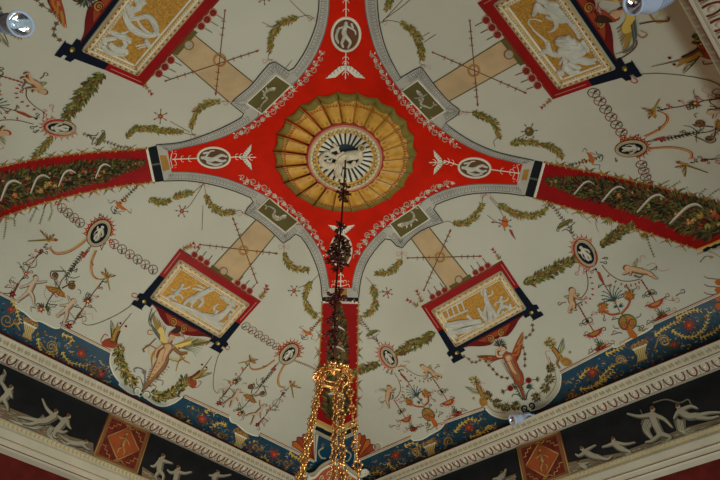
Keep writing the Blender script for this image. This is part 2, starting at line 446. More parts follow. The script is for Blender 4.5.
# cornice, one mitred length a wall
PROF = [(A + .002, .701), (.640, .690), (.585, .6585), (.580, .6580), (.578, .6555), (.579, .6535), (.583, .6390), (.582, .6375), (.585, .6360), (.5875, .6365), (.5885, .6345),
        (.590, .6335), (.608, .6262), (.6105, .6275), (.611, .6330), (.615, .6340), (.618, .6335), (.621, .6375), (.640, .6400)]
PROF2 = [(.640, .5440), (.634, .5432), (.632, .5400), (.632, .5295), (.628, .5280), (.626, .5240), (.6265, .5100), (.624, .5085), (.624, .5065), (.6262, .5050), (.6262, .4960), (.629, .4935), (.640, .4900)]
PAT = mat('cornice_gold_pattern', (118, 106, 80), rough=.45, noise=.2, scale=30)
CRED = mat('cornice_red', (84, 30, 24), rough=.5)
for d in range(4):
    c = ring_sweep(PROF, d, CORN, 'trim_%d' % (d + 1), None, 'structure')
    if d < 2 or True:
        # leaf pattern on the upper face, eggs below it
        s = Solid(); L = .575
        n = 84
        for i in range(n):
            t = -L + 2 * L * (i + .5) / n; w_ = L / n
            r0, z0, r1, z1 = .5787, .6530, .5825, .6400
            def q(a, b): return wallpt(d, t + a * w_, r0 + (r1 - r0) * b - .0006, z0 + (z1 - z0) * b)
            s.raw([q(-.8, .5), q(-.2, .12), q(.1, .45), q(.7, .2), q(.85, .55), q(.25, .88), q(-.1, .6), q(-.6, .9)], [[0, 1, 2, 7], [2, 6, 7], [2, 3, 5, 6], [3, 4, 5]], PAT)
        s.build('acanthus_moulding', c, smooth=False)
        s = Solid(); s2_ = Solid(); n = 52
        for i in range(n):
            t = -L + 2 * L * (i + .5) / n; w_ = L / n
            def q(a, b, o=.0010): return np.array(wallpt(d, t + a * w_, .5905 + .0170 * b - o, .6335 - .0068 * b - o))
            P = [q(-.55, .02), q(-.62, .4), q(-.42, .82), q(0, 1.0), q(.42, .82), q(.62, .4), q(.55, .02)]
            s.tube3(smooth(P, 3), .0056, CRED, 5)
            s2_.ball3(q(0, .40, .0002), .0205, mat('egg_white', (150, 138, 116)), 4)
            s.tube3([q(1, .05), q(1, .95)], [.010, .004], mat('egg_white', (150, 138, 116)), 4)
        s.build('dart_moulding', c); s2_.build('egg_moulding', c)
        # thin painted lines
        s = Solid()
        for r, z, hh in ((.5825, .6372, .0035), (.5868, .6368, .003), (.6205, .6338, .004)):
            s.tube3([wallpt(d, -r * .99, r, z), wallpt(d, r * .99, r, z)], hh, mat('moulding_line', (86, 50, 38)), 4)
        s.build('painted_line', c)
    c2 = ring_sweep(PROF2, d, CORN, 'trim_%d' % (d + 5), None, 'structure')
    s = Solid(); n = 150
    for i in range(n):
        t = -.628 + 1.256 * (i + .5) / n; w_ = .628 / n * .55
        V = [wallpt(d, t + sx * w_, .6295 + rr, z) for z in (.5322, .5382) for rr in (0, .003) for sx in (-1, 1)]
        s.raw(V, [[0, 1, 5, 4], [0, 1, 3, 2], [4, 5, 7, 6], [0, 2, 6, 4], [1, 3, 7, 5]], mat('dentil_gold', (140, 124, 84), rough=.5))
    s.build('dentil_course', c2, smooth=False)
    s = Solid()
    for r, z in ((.6245, .5076), (.6255, .4965)):
        s.tube3([wallpt(d, -r, r, z), wallpt(d, r, r, z)], .0045, mat('moulding_line', (86, 50, 38)), 4)
    s.build('painted_line', c2)

# ================================================================ THE PAINTED VAULT: star, borders, ribs
TLc = [(156,144.5),(181,142),(208.3,133.3),(229,124),(245.8,114.8)]; TLc2 = [(229.8,102.3),(241.7,93),(251,85),(262.5,71),(272.5,59.5)]; TLc3 = [(291,72),(305,51),(315,27.5),(318,12.5),(319,0),(318,-25)]
TLr1 = [(167.5,150.3),(198,144),(218.7,138),(233,132),(250,122.5),(261.8,113.4)]; TLp = [(246.2,102.4),(275.8,74.5),(291,85),(262,113.3)]; TLr2 = [(291.5,85.5),(295.5,82),(312.5,60),(323.7,35),(328,15),(329,0),(328,-25)]
TRr2 = [(366,-25),(365,0),(367.5,20),(375,47.5),(385,67.5),(398.7,88),(402,91)]; TRp = [(401.5,90.8),(417.8,79.7),(445.6,110),(429.3,120.2)]; TRr1 = [(429.5,120.5),(442.5,129.5),(457.5,140),(475,149.5),(495,157),(522.5,163.7)]
TRc3 = [(377,-25),(377.5,0),(379.5,22.5),(385,45),(392.5,62.5),(401,77.5)]; TRc2 = [(420.7,65.5),(435,85),(449,101),(462.5,111)]; TRc = [(445,123),(460,133.7),(477.5,143.7),(500,152.5),(534,160)]
BLc = [(163.5,180.8),(183.7,180.3),(204.4,182.7),(225,187.8),(240,192.9),(255.4,199.6)]; BLc2 = [(243.2,212.2),(256.3,219.3),(269.8,230),(283.9,243.7)]; BLc3 = [(297.5,232),(307.8,246.4),(315.9,264),(320.5,280.3),(322,297)]
BLr1 = [(171.5,171.7),(187.5,171.9),(204.4,173.7),(223,177.5),(240,183.5),(255,190.2),(269,197.4)]; BLp = [(269.2,197.6),(298.3,221.3),(285.3,232),(256.8,209.8)]; BLr2 = [(298.5,221.5),(301,223.6),(311.8,237),(321.3,253.2),(326.7,272.1),(329.2,288.4)]
BRr2 = [(352,288.4),(353.9,274.9),(359.3,258.6),(370.1,242.3),(382.3,230.1),(389.9,223.4)]; BRp = [(389.9,223.4),(418.1,204.4),(429.8,218.5),(400.8,237.5)]; BRr1 = [(418.1,204.2),(431.7,195.2),(447.2,188.9),(466.7,184.9),(488,183.6),(517.2,184.6)]
BRc3 = [(358.8,297),(360.7,280.3),(366,264),(375.6,249.1),(387.8,236.1)]; BRc2 = [(400.5,249.6),(410.8,238.3),(424.3,228.8),(443.7,221.9)]; BRc = [(431.7,206.4),(445.3,200.6),(464.7,194.7),(488,192.4),(507.5,193.2),(525,195.5)]
S = lambda p: smooth(p, 4).tolist()
# grey meander border, a band following each of the four arches
bd = Paint()
bands = [
  (S(TLc) + S(TLc2) + S(TLc3), S(TLr1) + [TLp[0], TLp[1]] + S(TLr2)),
  (S(TRc3) + S(TRc2) + S(TRc), S(TRr2) + [TRp[1], TRp[2]] + S(TRr1)),
  (S(BLc) + S(BLc2) + S(BLc3), S(BLr1) + [BLp[3], BLp[2]] + S(BLr2)),
  (S(BRc3) + S(BRc2) + S(BRc), S(BRr2) + [BRp[3], BRp[2]] + S(BRr1))]
for co, ro in bands:
    bd.poly(co + ro[::-1], 'key', 2, 7)
    bd.stroke(co, 1.1, 'keyline', 4, sm=False); bd.stroke(ro, .9, 'grey', 4, sm=False)
    # meander: little squared hooks marching along the middle of the band
for co, ro in bands:
    a = resample(co, 3.4); b = np.asarray(ro)
    for i in range(1, len(a) - 1):
        d_ = np.linalg.norm(b - a[i], axis=1); q = b[d_.argmin()]
        segs = np.stack([lerp(b[j], b[j + 1], np.clip(np.dot(a[i] - b[j], b[j + 1] - b[j]) / (np.dot(b[j + 1] - b[j], b[j + 1] - b[j]) + 1e-9), 0, 1)) for j in range(len(b) - 1)])
        q = segs[np.linalg.norm(segs - a[i], axis=1).argmin()]
        t = a[i + 1] - a[i - 1]; t /= np.linalg.norm(t) + 1e-9; x = (q - a[i]); 
        if np.linalg.norm(x) > 13 or abs(np.dot(x, t)) > 4: x = x / (np.linalg.norm(x) + 1e-9) * 9
        c = a[i]
        P = [c + x * .22 - t * 1.5, c + x * .22 + t * 1.2, c + x * .78 + t * 1.2, c + x * .78 - t * .6, c + x * .48 - t * .6]
        bd.stroke(P, .6, 'grey', 3, sm=False)
# ends of the four arms
bd.poly([(156.5,145),(167.5,150.3),(171.5,171.7),(164,181)], 'key', 2); bd.poly([(159.5,155),(166.5,155),(170,169),(163,171)], 'ochre', 3)
bd.poly([(534.5,160),(525,195),(517.2,184.6),(522.8,163.5)], 'key', 2); bd.poly([(523.8,169),(529.5,169),(527,180),(521.5,179.5)], 'ochre', 3)
bd.poly([(329,288),(352,288),(358.8,297),(340,296),(322,297)], 'key', 2); bd.poly([(334.5,288.5),(347,288.5),(347,296),(334,296)], 'ochre', 3)
bd.build('meander_border', ceiling, 'grey Greek-key border edging the red star')
st = Paint()
star = S(TLr1) + S(TLr2) + S(TRr2) + S(TRr1) + S(BRr1[::-1]) + S(BRr2[::-1]) + S(BLr2[::-1]) + S(BLr1[::-1])
st.poly(star, 'red', 1, 7)
st.build('red_star_field', ceiling, 'bright red four-armed painted star')

# beige strips running from the star to the pictures
for q in ([(229.8,102.3),(253,82),(186,28),(164,46)], [(433,83),(449,101),(530,56),(513,33)], [(256.3,219.3),(275,235),(236,283),(212,267)], [(411,238),(429,227),(472,281),(450,292)]):
    b = Paint(); b.poly(q, 'beige', 1, 7)
    b.stroke([q[0], q[3]], 1.1, 'olive', 2, sm=False); b.stroke([q[1], q[2]], 1.1, 'olive', 2, sm=False)
    b.build('beige_strip', ceiling)

# ribs: red bands with laurel garlands, each its own painted thing
def rib(poly, bar, dash, axis, w0, w1, ribbons, label, edges):
    e = empty('vault_rib', hit_vault([lerp(axis[0], axis[-1], .5)])[0][0], label, 'rib', 'red garlanded ribs of the vault')
    p = Paint(); p.poly(poly, 'darkred', 1, 7); p.build('red_band', e)
    p = Paint(); p.poly(bar, 'black', 2, 6)
    c0, c1 = lerp(bar[0], bar[3], .5), lerp(bar[1], bar[2], .5)
    for k in range(4):
        c = lerp(c0, c1, (k + .5) / 4); p.flower(c, 1.5, 'dstone', 'grey', 5, 3)
    p.build('black_bar', e)
    p = Paint(); p.stroke(dash, 2.4, 'white', 2); p.beads(dash, .9, 4, 'coral', 3)
    for ed in edges:   # wavy leaf edging
        P = resample(smooth(ed, 6), 3.0); T = tang(P)
        p.stroke(P, 1.0, 'ochre', 3, sm=False)
        for i in range(len(P)):
            a = math.atan2(T[i][1], T[i][0]); sg = 1 if i % 2 else -1
            p.leaf(P[i], a + sg * .9, 2.6, 1.1, ('ochre', 'paleg', 'green')[i % 3], 4)
    p.build('gold_edging', e)
    p = Paint(); P = resample(smooth(axis, 8), .75); T = tang(P); n = len(P)
    for i in range(n):
        t = i / (n - 1); ww = (w0 * (1 - t) + w1 * t) * min(1, .25 + t * 4) * min(1, .5 + (1 - t) * 8)
        nn = np.array([-T[i][1], T[i][0]]); a0 = math.atan2(T[i][1], T[i][0])
        if i % 3 == 0: p.dot(P[i], ww * .44, 'char', 3, n=10)
        for _ in range(8):
            o = random.uniform(-1, 1); c = P[i] + nn * ww * .5 * o
            s_ = .5 + t * .8
            p.leaf(c, a0 + PI + o * -1.0 + random.uniform(-.5, .5), random.uniform(4, 7.5) * s_, 2.0 * s_, random.choice(('dgreen', 'dgreen', 'char', 'green', 'brown', 'dbrown', 'olive')), 4 + random.randrange(3))
        if random.random() < .17 + .1 * t:
            c = P[i] + nn * ww * .5 * random.uniform(-.6, .6); s_ = .7 + t * 1.1; k_ = random.choice(('ochre', 'rust', 'brown', 'olive', 'orange', 'wine', 'lgreen', 'dskin'))
            p.dot(c, random.uniform(1.2, 2.2) * s_, k_, 7, n=9)
            p.leaf(c, random.uniform(0, 6), 3 * s_, 1.2 * s_, 'dbrown', 8)
            if k_ in ('ochre', 'orange'): p.dot(c - .4 * s_, .6 * s_, 'skin', 8, n=6)
    p.build('fruit_garland', e)
    for t, k in ribbons:
        p = Paint()
        i = int(t * (n - 1)); nn = np.array([-T[i][1], T[i][0]]); ww = (w0 * (1 - t) + w1 * t)
        c = P[i]; u = T[i] * ww * .22; sg = 1 if nn[1] < 0 else -1; nn = nn * sg
        if abs(u[1]) > abs(u[0]): Q = [c + np.array([-.42 * ww, -.1 * ww]), c + np.array([-.1 * ww, -.12 * ww]), c + np.array([.25 * ww, .04 * ww]), c + np.array([.45 * ww, .2 * ww])]
        else:
            ux = np.array([1, .12]) * ww * .34; Q = [c - nn * ww * .42 - ux, c - nn * ww * .12 - ux * .5, c + nn * ww * .2 + ux * .1, c + nn * ww * .34 + ux * .8, c + nn * ww * .26 + ux * 1.5]
        p.stroke(Q, 3.6 * (.45 + .6 * t), 'stone', 9, taper=True); p.stroke(np.asarray(Q) + (-.2, -.5), 1.2, 'lstone', 10, taper=True); p.stroke(np.asarray(Q) + (.4, 1.2 * (.5 + t)), .7, 'dstone', 10, taper=True)
        p.build('white_ribbon', e)
    for ed in edges:     # sprigs curling out of the edging
        P2 = resample(smooth(ed, 6), 15.); T2 = tang(P2); mid_ = np.mean([np.asarray(x, float) for x in poly], axis=0)
        for i in range(1, len(P2) - 1):
            p = Paint(base=1); o_ = np.array([-T2[i][1], T2[i][0]])
            j_ = resample(smooth(axis, 6), 2.); near = j_[np.linalg.norm(j_ - P2[i], axis=1).argmin()]; o_ = o_ * (1 if np.dot(o_, P2[i] - near) > 0 else -1)
            for k in (-1, 1): p.stroke([P2[i], P2[i] + o_ * 3 + T2[i] * k * 3, P2[i] + o_ * 5 + T2[i] * k * 6 + (0, .5)], .9, ('ochre', 'olive', 'rust')[(i + k) % 3], 4, w1=.4); p.leaf(P2[i] + T2[i] * k * 2, math.atan2(o_[1], o_[0]) + k * .6, 4, 1.3, ('ochre', 'green', 'rust')[(i + k) % 3], 4)
            p.flower(P2[i], 1.7, 'ochre', 'rust', 5, 5); p.build('edge_sprig', e)
    return e
rib([(151,147.5),(155.6,181.8),(120,186),(83,193),(40,204),(-12,222),(-70,244),(-70,196),(-12,170),(40,158),(90,152)],
    [(148,147.5),(156.5,145.2),(164,181),(155,182)], [(146.6,147.5),(154,182.4)],
    [(143,162),(95,171),(50,180),(-12,194),(-66,214)], 17, 38, [(.2, 1), (.37, 1), (.5, 1), (.64, 1)],
    'left rib of the vault, red band with dark fruit garland running to left edge', [[(147,148),(90,152),(40,158),(-12,170),(-70,196)], [(155,182),(120,186),(83,193),(40,204),(-12,222),(-70,244)]])
rib([(544,161.8),(613,176),(665,188),(735,207),(735,249),(714,247),(697,249),(655,235),(613,221),(570,208),(533,198)],
    [(535,160),(543,161.5),(533,197.4),(524.2,195.4)], [(544.6,162),(534.6,198)],
    [(547,180),(600,190),(650,202),(705,219),(722,224)], 16, 35, [(.2, 1), (.37, 1), (.58, 1), (.78, 1)],
    'right rib of the vault, red band with dark fruit garland descending to right', [[(545,162),(613,176),(665,188),(735,207)], [(534,198),(570,208),(613,221),(655,235),(697,249)]])
rib([(322,303),(358.4,304),(358,330),(357.4,387),(357,418),(335.6,428),(316.3,418.5),(318.5,370),(321,330)],
    [(322,296.5),(358.8,297.5),(358.6,301.5),(322,301)], [(322,302),(340,300.2),(358.5,302.4)],
    [(339,306),(338.5,340),(337,375),(336,418)], 12, 21, [(.2, 1), (.38, 1), (.6, -1), (.8, 1)],
    'bottom rib of the vault, red garlanded band partly behind the gilt chandelier', [[(321.8,303),(321,330),(318.5,370),(316.3,418)], [(358.5,304),(358,330),(357.4,387),(357,417)]])
# gold and black bands closing the ribs, the blue corner below
for k, (L_, T_, R_) in enumerate([((316.3,420),(335.6,429.5),(357,420))]):
    p = Paint(base=3)
    for dy, w_, c in ((0, 3, 'gold'), (3.6, 2.4, 'paleg'), (7, 4.4, 'black'), (11.4, 3.6, 'stone')):
        p.stroke([(L_[0] - .5, L_[1] + dy), (T_[0], T_[1] + dy), (R_[0] + .5, R_[1] + dy)], w_, c, 3, sm=False)
    p.build('rib_end_moulding', ceiling)
p = Paint(base=3)
for dx, w_, c in ((0, 2, 'gold'), (2.5, 1.5, 'paleg'), (6, 4, 'black'), (10, 3, 'stone')):
    p.stroke([(697 + dx, 249 + dx * .1), (712 + dx, 243 + dx * .25), (735 + dx, 232)], w_, c, 3, sm=False)
p.build('rib_end_moulding', ceiling)

# blue frieze at the foot of the vault
def lineBL(x): return 334 + .479 * x
def lineBR(x): return 630.5 - .402 * x
Tz2 = Z(0, 280, 4, [(65,85),(63,105),(100,130),(135,160),(165,165),(215,190),(240,190)])
sc1 = Z(0, 280, 4, [(445,285),(440,330),(455,375),(480,410)]) + Z(110, 340, 3.69, [(35,165),(75,195),(100,200),(112,208)])
sc2 = Z(110, 340, 3.69, [(125,207),(165,235),(200,243),(240,228),(268,207)])
wv2 = Z(110, 340, 3.69, [(440,282),(447,300),(470,308)]) + Z(200, 420, 5.143, [(190,20),(230,55),(270,75),(300,80)])
BLtop = [(-130,228),(16,301)] + S(Tz2) + [(61,326),(111,351)] + S(sc1) + S(sc2) + [(184.5,395.5),(229,416)] + S(wv2) + [(260,433.6),(314.2,461)]
BRwv1 = Z(340, 410, 4.5, [(320,120),(332,135),(370,130),(410,107),(450,85),(470,62)])
sr1 = Z(480, 340, 4.8, [(28,328),(55,355),(90,370),(130,377),(180,358),(222,330)])
sr2 = Z(480, 340, 4.8, [(240,337),(290,325),(340,290),(380,235),(388,180),(385,155)])
BRwv2 = Z(590, 290, 4.333, [(97,236),(103,246),(130,240),(170,215),(230,185),(268,162),(272,148)])
BRtop = [(356.5,461),(411,436.7)] + S(BRwv1) + [(444.4,422),(484,407.5)] + S(sr1) + S(sr2) + [(560,372),(612,345)] + S(BRwv2) + [(652,323.5),(870,225)]
p = Paint()
p.poly([(-130, lineBL(-130) + 3), (334, 495), (336, 500), (336, 432.5), (319, 432.5)] + [(314.7, 462)] + BLtop[::-1], 'blue', 2, 7)
p.poly([(336, 432.5), (336, 500), (338, 500)] + [(870, lineBR(870) + 3)] + BRtop[::-1] + [(355, 431)], 'blue', 2, 7)
blue = p.build('blue_frieze_ground', ceiling, 'deep blue painted band along the foot of the vault')
p = Paint(base=2)
def edge(pts, w=3.2):
    p.stroke(pts, w, 'lstone', 3, sm=False); p.stroke(np.asarray(pts, float) + (0, -1.4), .8, 'rust', 4, sm=False); p.stroke(np.asarray(pts, float) + (0, .2), .5, 'ochre', 5, sm=False)
for e_ in ([(-130,229),(16,301)], [(61,326),(111,351.5)], [(184.5,396),(229,416.5)], [(260,434),(314.5,461)], [(314.5,461),(315.8,434)],
           [(356,461),(411,437)], [(444.4,422),(484,408)], [(560,372.6),(612,345.6)], [(652,324),(870,226)], [(356,461),(356.5,434)]): edge(e_)
for e_ in (S(Tz2), S(sc1), S(sc2), S(wv2), S(BRwv1), S(sr1), S(sr2), S(BRwv2)): p.stroke(e_, 1.5, 'white', 3, sm=False)
p.build('cream_edge_moulding', ceiling)
# ================================================================ COPYING A PIECE OF PAINTING TO THE MATCHING PLACE OF ANOTHER BAY
def plan_of(uv):
    V, _ = hit_vault(uv); return V[:, :2] / U
def moved(src, dst):
    """surface function: what is seen at src spots of one bay is laid at dst spots of another (both seen points or plan points)"""
    a = plan_of(src) if np.max(np.abs(src)) > 2 else np.asarray(src, float)
    b = plan_of(dst) if np.max(np.abs(dst)) > 2 else np.asarray(dst, float)
    X, *_ = np.linalg.lstsq(np.c_[a, np.ones(len(a))], b, rcond=None)
    def f(uv, off=0.):
        p = plan_of(uv); q = np.c_[p, np.ones(len(p))] @ X
        e = 1e-3; x, y = q[:, 0], q[:, 1]
        gx = (vault_z(x + e, y) - vault_z(x - e, y)) / (2 * e); gy = (vault_z(x, y + e) - vault_z(x, y - e)) / (2 * e)
        N = np.stack([gx, gy, -np.ones(len(q))], 1); N /= np.linalg.norm(N, axis=1)[:, None]
        off = np.asarray(off, float).reshape(-1, 1) if np.ndim(off) else off
        return wld(np.c_[q, vault_z(x, y)]) + N * off, N
    return f
def rotp(p, k):
    p = np.asarray(p, float)
    for _ in range(k % 4): p = np.c_[-p[:, 1], p[:, 0]]
    return p
BLsrc = [(99,233),(180,248),(136,305),(163.5,180.8)]
S_BLr = moved(BLsrc, [(289,354),(261,301),(217,349),(322,297)])
S_TR = moved(BLsrc, [(632,148),(553,99),(637,70),(534,160)])
BRsrc = [(585,252.5),(502,260),(539,316),(525,195.5)]
S_BRl = moved(BRsrc, [(389,357),(421,306),(457,359),(358.8,297)])
S_TL = moved(BRsrc, [(60,127),(143,86),(60,50),(156,144.5)])

# ================================================================ MOTIFS
def oval(p, c, a, b, rot, col, lay, n=28):
    t = np.linspace(0, 2 * PI, n, endpoint=False)
    x = a * np.cos(t); y = b * np.sin(t); cr, sr = math.cos(rot), math.sin(rot)
    p.poly(np.stack([c[0] + x * cr - y * sr, c[1] + x * sr + y * cr], 1), col, lay, 6)
def oval_pts(c, a, b, rot, n=28):
    t = np.linspace(0, 2 * PI, n, endpoint=False); cr, sr = math.cos(rot), math.sin(rot)
    x = a * np.cos(t); y = b * np.sin(t); return np.stack([c[0] + x * cr - y * sr, c[1] + x * sr + y * cr], 1)
def cameo(surf, c, a, b, rot, label, style, pose=0):
    """oval cameo: spiked red half collar, moulded ring, black field, white figure"""
    c = np.array(c, float); e = empty('oval_cameo', surf([c])[0][0], label, 'medallion', 'black oval cameos on the cream vault')
    up = rot - PI / 2 if style == 0 else rot + PI + PI / 2 * 0
    p = Paint(surf)
    cr, sr = math.cos(rot), math.sin(rot)
    def el(t, k): return c + np.array([(a + k) * math.cos(t) * cr - (b + k) * math.sin(t) * sr, (a + k) * math.cos(t) * sr + (b + k) * math.sin(t) * cr])
    t0, t1 = (-2.2, 1.3) if style == 0 else (.35, PI + 1.25)
    n = 13; A_ = [el(t0 + (t1 - t0) * i / (2 * n), (4.0 if i % 2 else 2.2)) for i in range(2 * n + 1)] + [el(t1 - (t1 - t0) * i / 20, -1) for i in range(21)]
    colr = 'coral' if style == 0 else 'pink'
    p.poly(A_, colr, 2, 9)
    for i in range(n):
        t = t0 + (t1 - t0) * (i + .5) / n
        p.stroke([el(t, 1.5), el(t, 6)], 1.1, 'rust' if style else 'coral', 3, sm=False, w1=.3); p.dot(el(t, 2), .6, 'paleg', 4, n=6)
    p.build('spiked_collar', e)
    s = Solid(surf)
    s.tube(oval_pts(c, a + .3, b + .3, rot), .0035, pm('dbrown'), .004, True, True, 6); s.tube(oval_pts(c, a - .8, b - .8, rot), .008, pm('beige'), .004, True, True, 8)
    if style: s.tube(oval_pts(c, a - .2, b - .2, rot)[(0 if abs(rot) > .5 else 7):(15 if abs(rot) > .5 else 21)], .0085, pm('coral'), .006, False, True, 8); s.tube(oval_pts(c, a - .2, b - .2, rot)[22 if abs(rot) > .5 else 0:28 if abs(rot) > .5 else 1] if abs(rot) > .5 else oval_pts(c, a - .2, b - .2, rot)[20:23], .0085, pm('coral'), .006, False, True, 8)
    s.tube(oval_pts(c, a - 2.6, b - 2.2, rot), .0065, pm('stone'), .004, True, True, 8)
    s.build('oval_frame', e)
    p = Paint(surf); oval(p, c, a, b, rot, 'stone', 3); oval(p, c, a - 3.2, b - 2.8, rot, 'black', 5); p.build('black_field', e)
    p = Paint(surf); ax = np.array([cr, sr]) * (1 if sr > 0 else -1); pr = np.array([-ax[1], ax[0]]); k = a / 14
    def q(u, v): return c + ax * u * k * 8.8 + pr * v * k * 5
    m = 'lstone'
    p.dot(q(-.78, .12 * (1 - 2 * pose)), 1.5 * k, m, 7)
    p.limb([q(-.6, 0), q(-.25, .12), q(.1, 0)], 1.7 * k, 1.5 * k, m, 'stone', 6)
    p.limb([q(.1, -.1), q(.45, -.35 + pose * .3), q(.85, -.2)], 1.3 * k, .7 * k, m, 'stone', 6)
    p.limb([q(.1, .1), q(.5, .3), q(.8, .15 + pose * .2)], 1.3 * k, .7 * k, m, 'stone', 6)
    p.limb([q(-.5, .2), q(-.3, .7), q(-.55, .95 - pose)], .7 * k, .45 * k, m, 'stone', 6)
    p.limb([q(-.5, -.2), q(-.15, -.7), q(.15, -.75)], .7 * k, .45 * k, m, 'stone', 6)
    p.stroke([q(-.4, .4), q(.05, .75), q(.5, .65)], 1.2 * k, 'lstone', 7, w1=.4)
    p.build('cameo_figure', e)
    return e
def bird(p, body, head, tail, wings, cols=('ochre', 'rust', 'green'), k=1.):
    p.stroke([tail, lerp(tail, body, .6), body, head], 1.0 * k, cols[0], 4, w1=3 * k); p.stroke([tail, lerp(tail, body, .5), body], .9, cols[2], 5)
    p.dot(body, 2.3 * k, cols[0], 5); p.dot(head, 1.6 * k, cols[1], 6)
    d = np.asarray(head, float) - body; d /= np.linalg.norm(d) + 1e-6; p.leaf(head, math.atan2(d[1], d[0]), 3 * k, 1 * k, 'dbrown', 6)
    for w_ in wings: p.wing(body, w_, 3.2 * k, cols=(cols[0], 'brown', 'paleg'), n=5, lay=5, bend=1 if w_[0] < body[0] else -1)
def cupid(p, head, hip, arms, feet, skin='skin', shade='dskin', hair='dskin', k=1., wing=None, seated=False):
    head = np.asarray(head, float); hip = np.asarray(hip, float); neck = lerp(head, hip, .28)
    if wing is not None: p.wing(lerp(neck, hip, .3), wing, 3 * k, cols=('stone', 'lgreen', 'grey'), n=5, lay=3, bend=-1)
    J = []
    for f in feet:
        kn = lerp(hip, f, .5) + np.array([1.0, -.6]) * k; J.append(([hip, kn, f], 1.6 * k, .7 * k)); J.append(([f, (f[0] + 1.8 * k, f[1] + .4 * k)], .7 * k, .4 * k))
    for a_ in arms: J.append(([neck, lerp(neck, a_, .5) + np.array([0, .8]), a_], 1.0 * k, .5 * k))
    J.append(([neck, lerp(neck, hip, .55), hip], 1.8 * k, 2.0 * k))
    merged(p, J, skin, shade, 5)
    p.dot(head + (.15, .25), 2.05 * k, 'dbrown', 6); p.dot(head, 1.9 * k, skin, 9); p.dot(head + (head - hip) * .06 + np.array([-.5, -.2]) * k, 1.9 * k, hair, 8)
    p.dot(head + np.array([.4, .1]) * k, .3, 'dbrown', 10, n=5); p.dot(head + np.array([1.1, .5]) * k, .25, 'dbrown', 10, n=5)
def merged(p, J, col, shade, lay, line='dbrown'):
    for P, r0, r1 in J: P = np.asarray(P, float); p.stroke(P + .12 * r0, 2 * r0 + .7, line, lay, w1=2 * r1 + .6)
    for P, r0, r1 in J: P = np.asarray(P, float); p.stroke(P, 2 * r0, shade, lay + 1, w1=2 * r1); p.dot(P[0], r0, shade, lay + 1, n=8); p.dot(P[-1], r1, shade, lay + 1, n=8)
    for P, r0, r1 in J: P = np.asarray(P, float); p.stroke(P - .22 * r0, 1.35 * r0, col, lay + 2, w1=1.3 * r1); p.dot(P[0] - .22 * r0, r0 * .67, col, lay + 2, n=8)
def tuft(p, c, ang, L, cols=('green', 'ochre'), n=5, spread=.9, lay=3):
    for i in range(n):
        a = ang + spread * (i / (n - 1) - .5) * 2; p.leaf(c, a, L * (1 - .3 * abs(i / (n - 1) - .5)), L * .22, cols[i % len(cols)], lay)
def palmette(p, c, ang, L, col='teal', n=9, lay=3):
    c = np.asarray(c, float)
    for i in range(n):
        t = i / (n - 1) * 2 - 1; a = ang + t * 1.15; l = L * (1 - .3 * abs(t)); d = np.array([math.cos(a), math.sin(a)]); nn = np.array([-d[1], d[0]]) * np.sign(t + 1e-6)
        p.stroke([c, c + d * l * .6, c + d * l + nn * l * .18], 1.0, col, lay, w1=1.5 if False else .5)
        p.dot(c + d * l * .9 + nn * l * .12, .7, col, lay, n=6)
def bunch(p, c, r, cols=('green', 'dgreen', 'ochre', 'olive')):
    c = np.asarray(c, float)
    for i in range(30):
        a = random.uniform(0, 2 * PI); q = c + np.array([math.cos(a), math.sin(a)]) * r * random.uniform(0, .62)
        p.leaf(q, a + random.uniform(-.6, .6), r * random.uniform(.35, .6), r * .3, random.choice(cols), 3 + i % 3)
    for i in range(11): a = 2 * PI * i / 11 + random.uniform(-.2, .2); p.leaf(c + np.array([math.cos(a), math.sin(a)]) * r * .3, a, r * random.uniform(.6, .85), r * .26, cols[i % len(cols)], 3)
    for i in range(4): p.dot(c + np.array([random.uniform(-r, r), random.uniform(-r, r)]) * .35, r * .14, random.choice(('ochre', 'lgreen', 'brown')), 7, n=6)
def curl(p, pts, w=.8, col='coral', lay=3): p.stroke(pts, w, col, lay, w1=w * .5)
def arrow(surf, a, b, lab=None):
    p = Paint(surf); a = np.asarray(a, float); b = np.asarray(b, float); p.stroke([a, b], .9, 'brown', 3, sm=False)
    d = (b - a) / np.linalg.norm(b - a); ang = math.atan2(d[1], d[0]); n = np.array([-d[1], d[0]])
    p.leaf(b, ang + PI, 5, 2.4, 'rust', 4); p.dot(a, 1.1, 'rust', 4, n=7)
    for t in (.12, .2, .28, .72, .8, .88):
        c = lerp(a, b, t)
        for s_ in (-1, 1): p.leaf(c, ang + s_ * 1.0, 2.6, .9, 'ochre' if s_ > 0 else 'rust', 4)
        p.stroke([c, c + n * 1.8 + d, c + n * 2.6], .4, 'rust', 4)
    p.build('painted_arrow', ceiling)
def make(name, fn, surf=hit_vault, label=None, parent=None):
    p = Paint(surf); fn(p); return p.build(name, parent or ceiling, label)

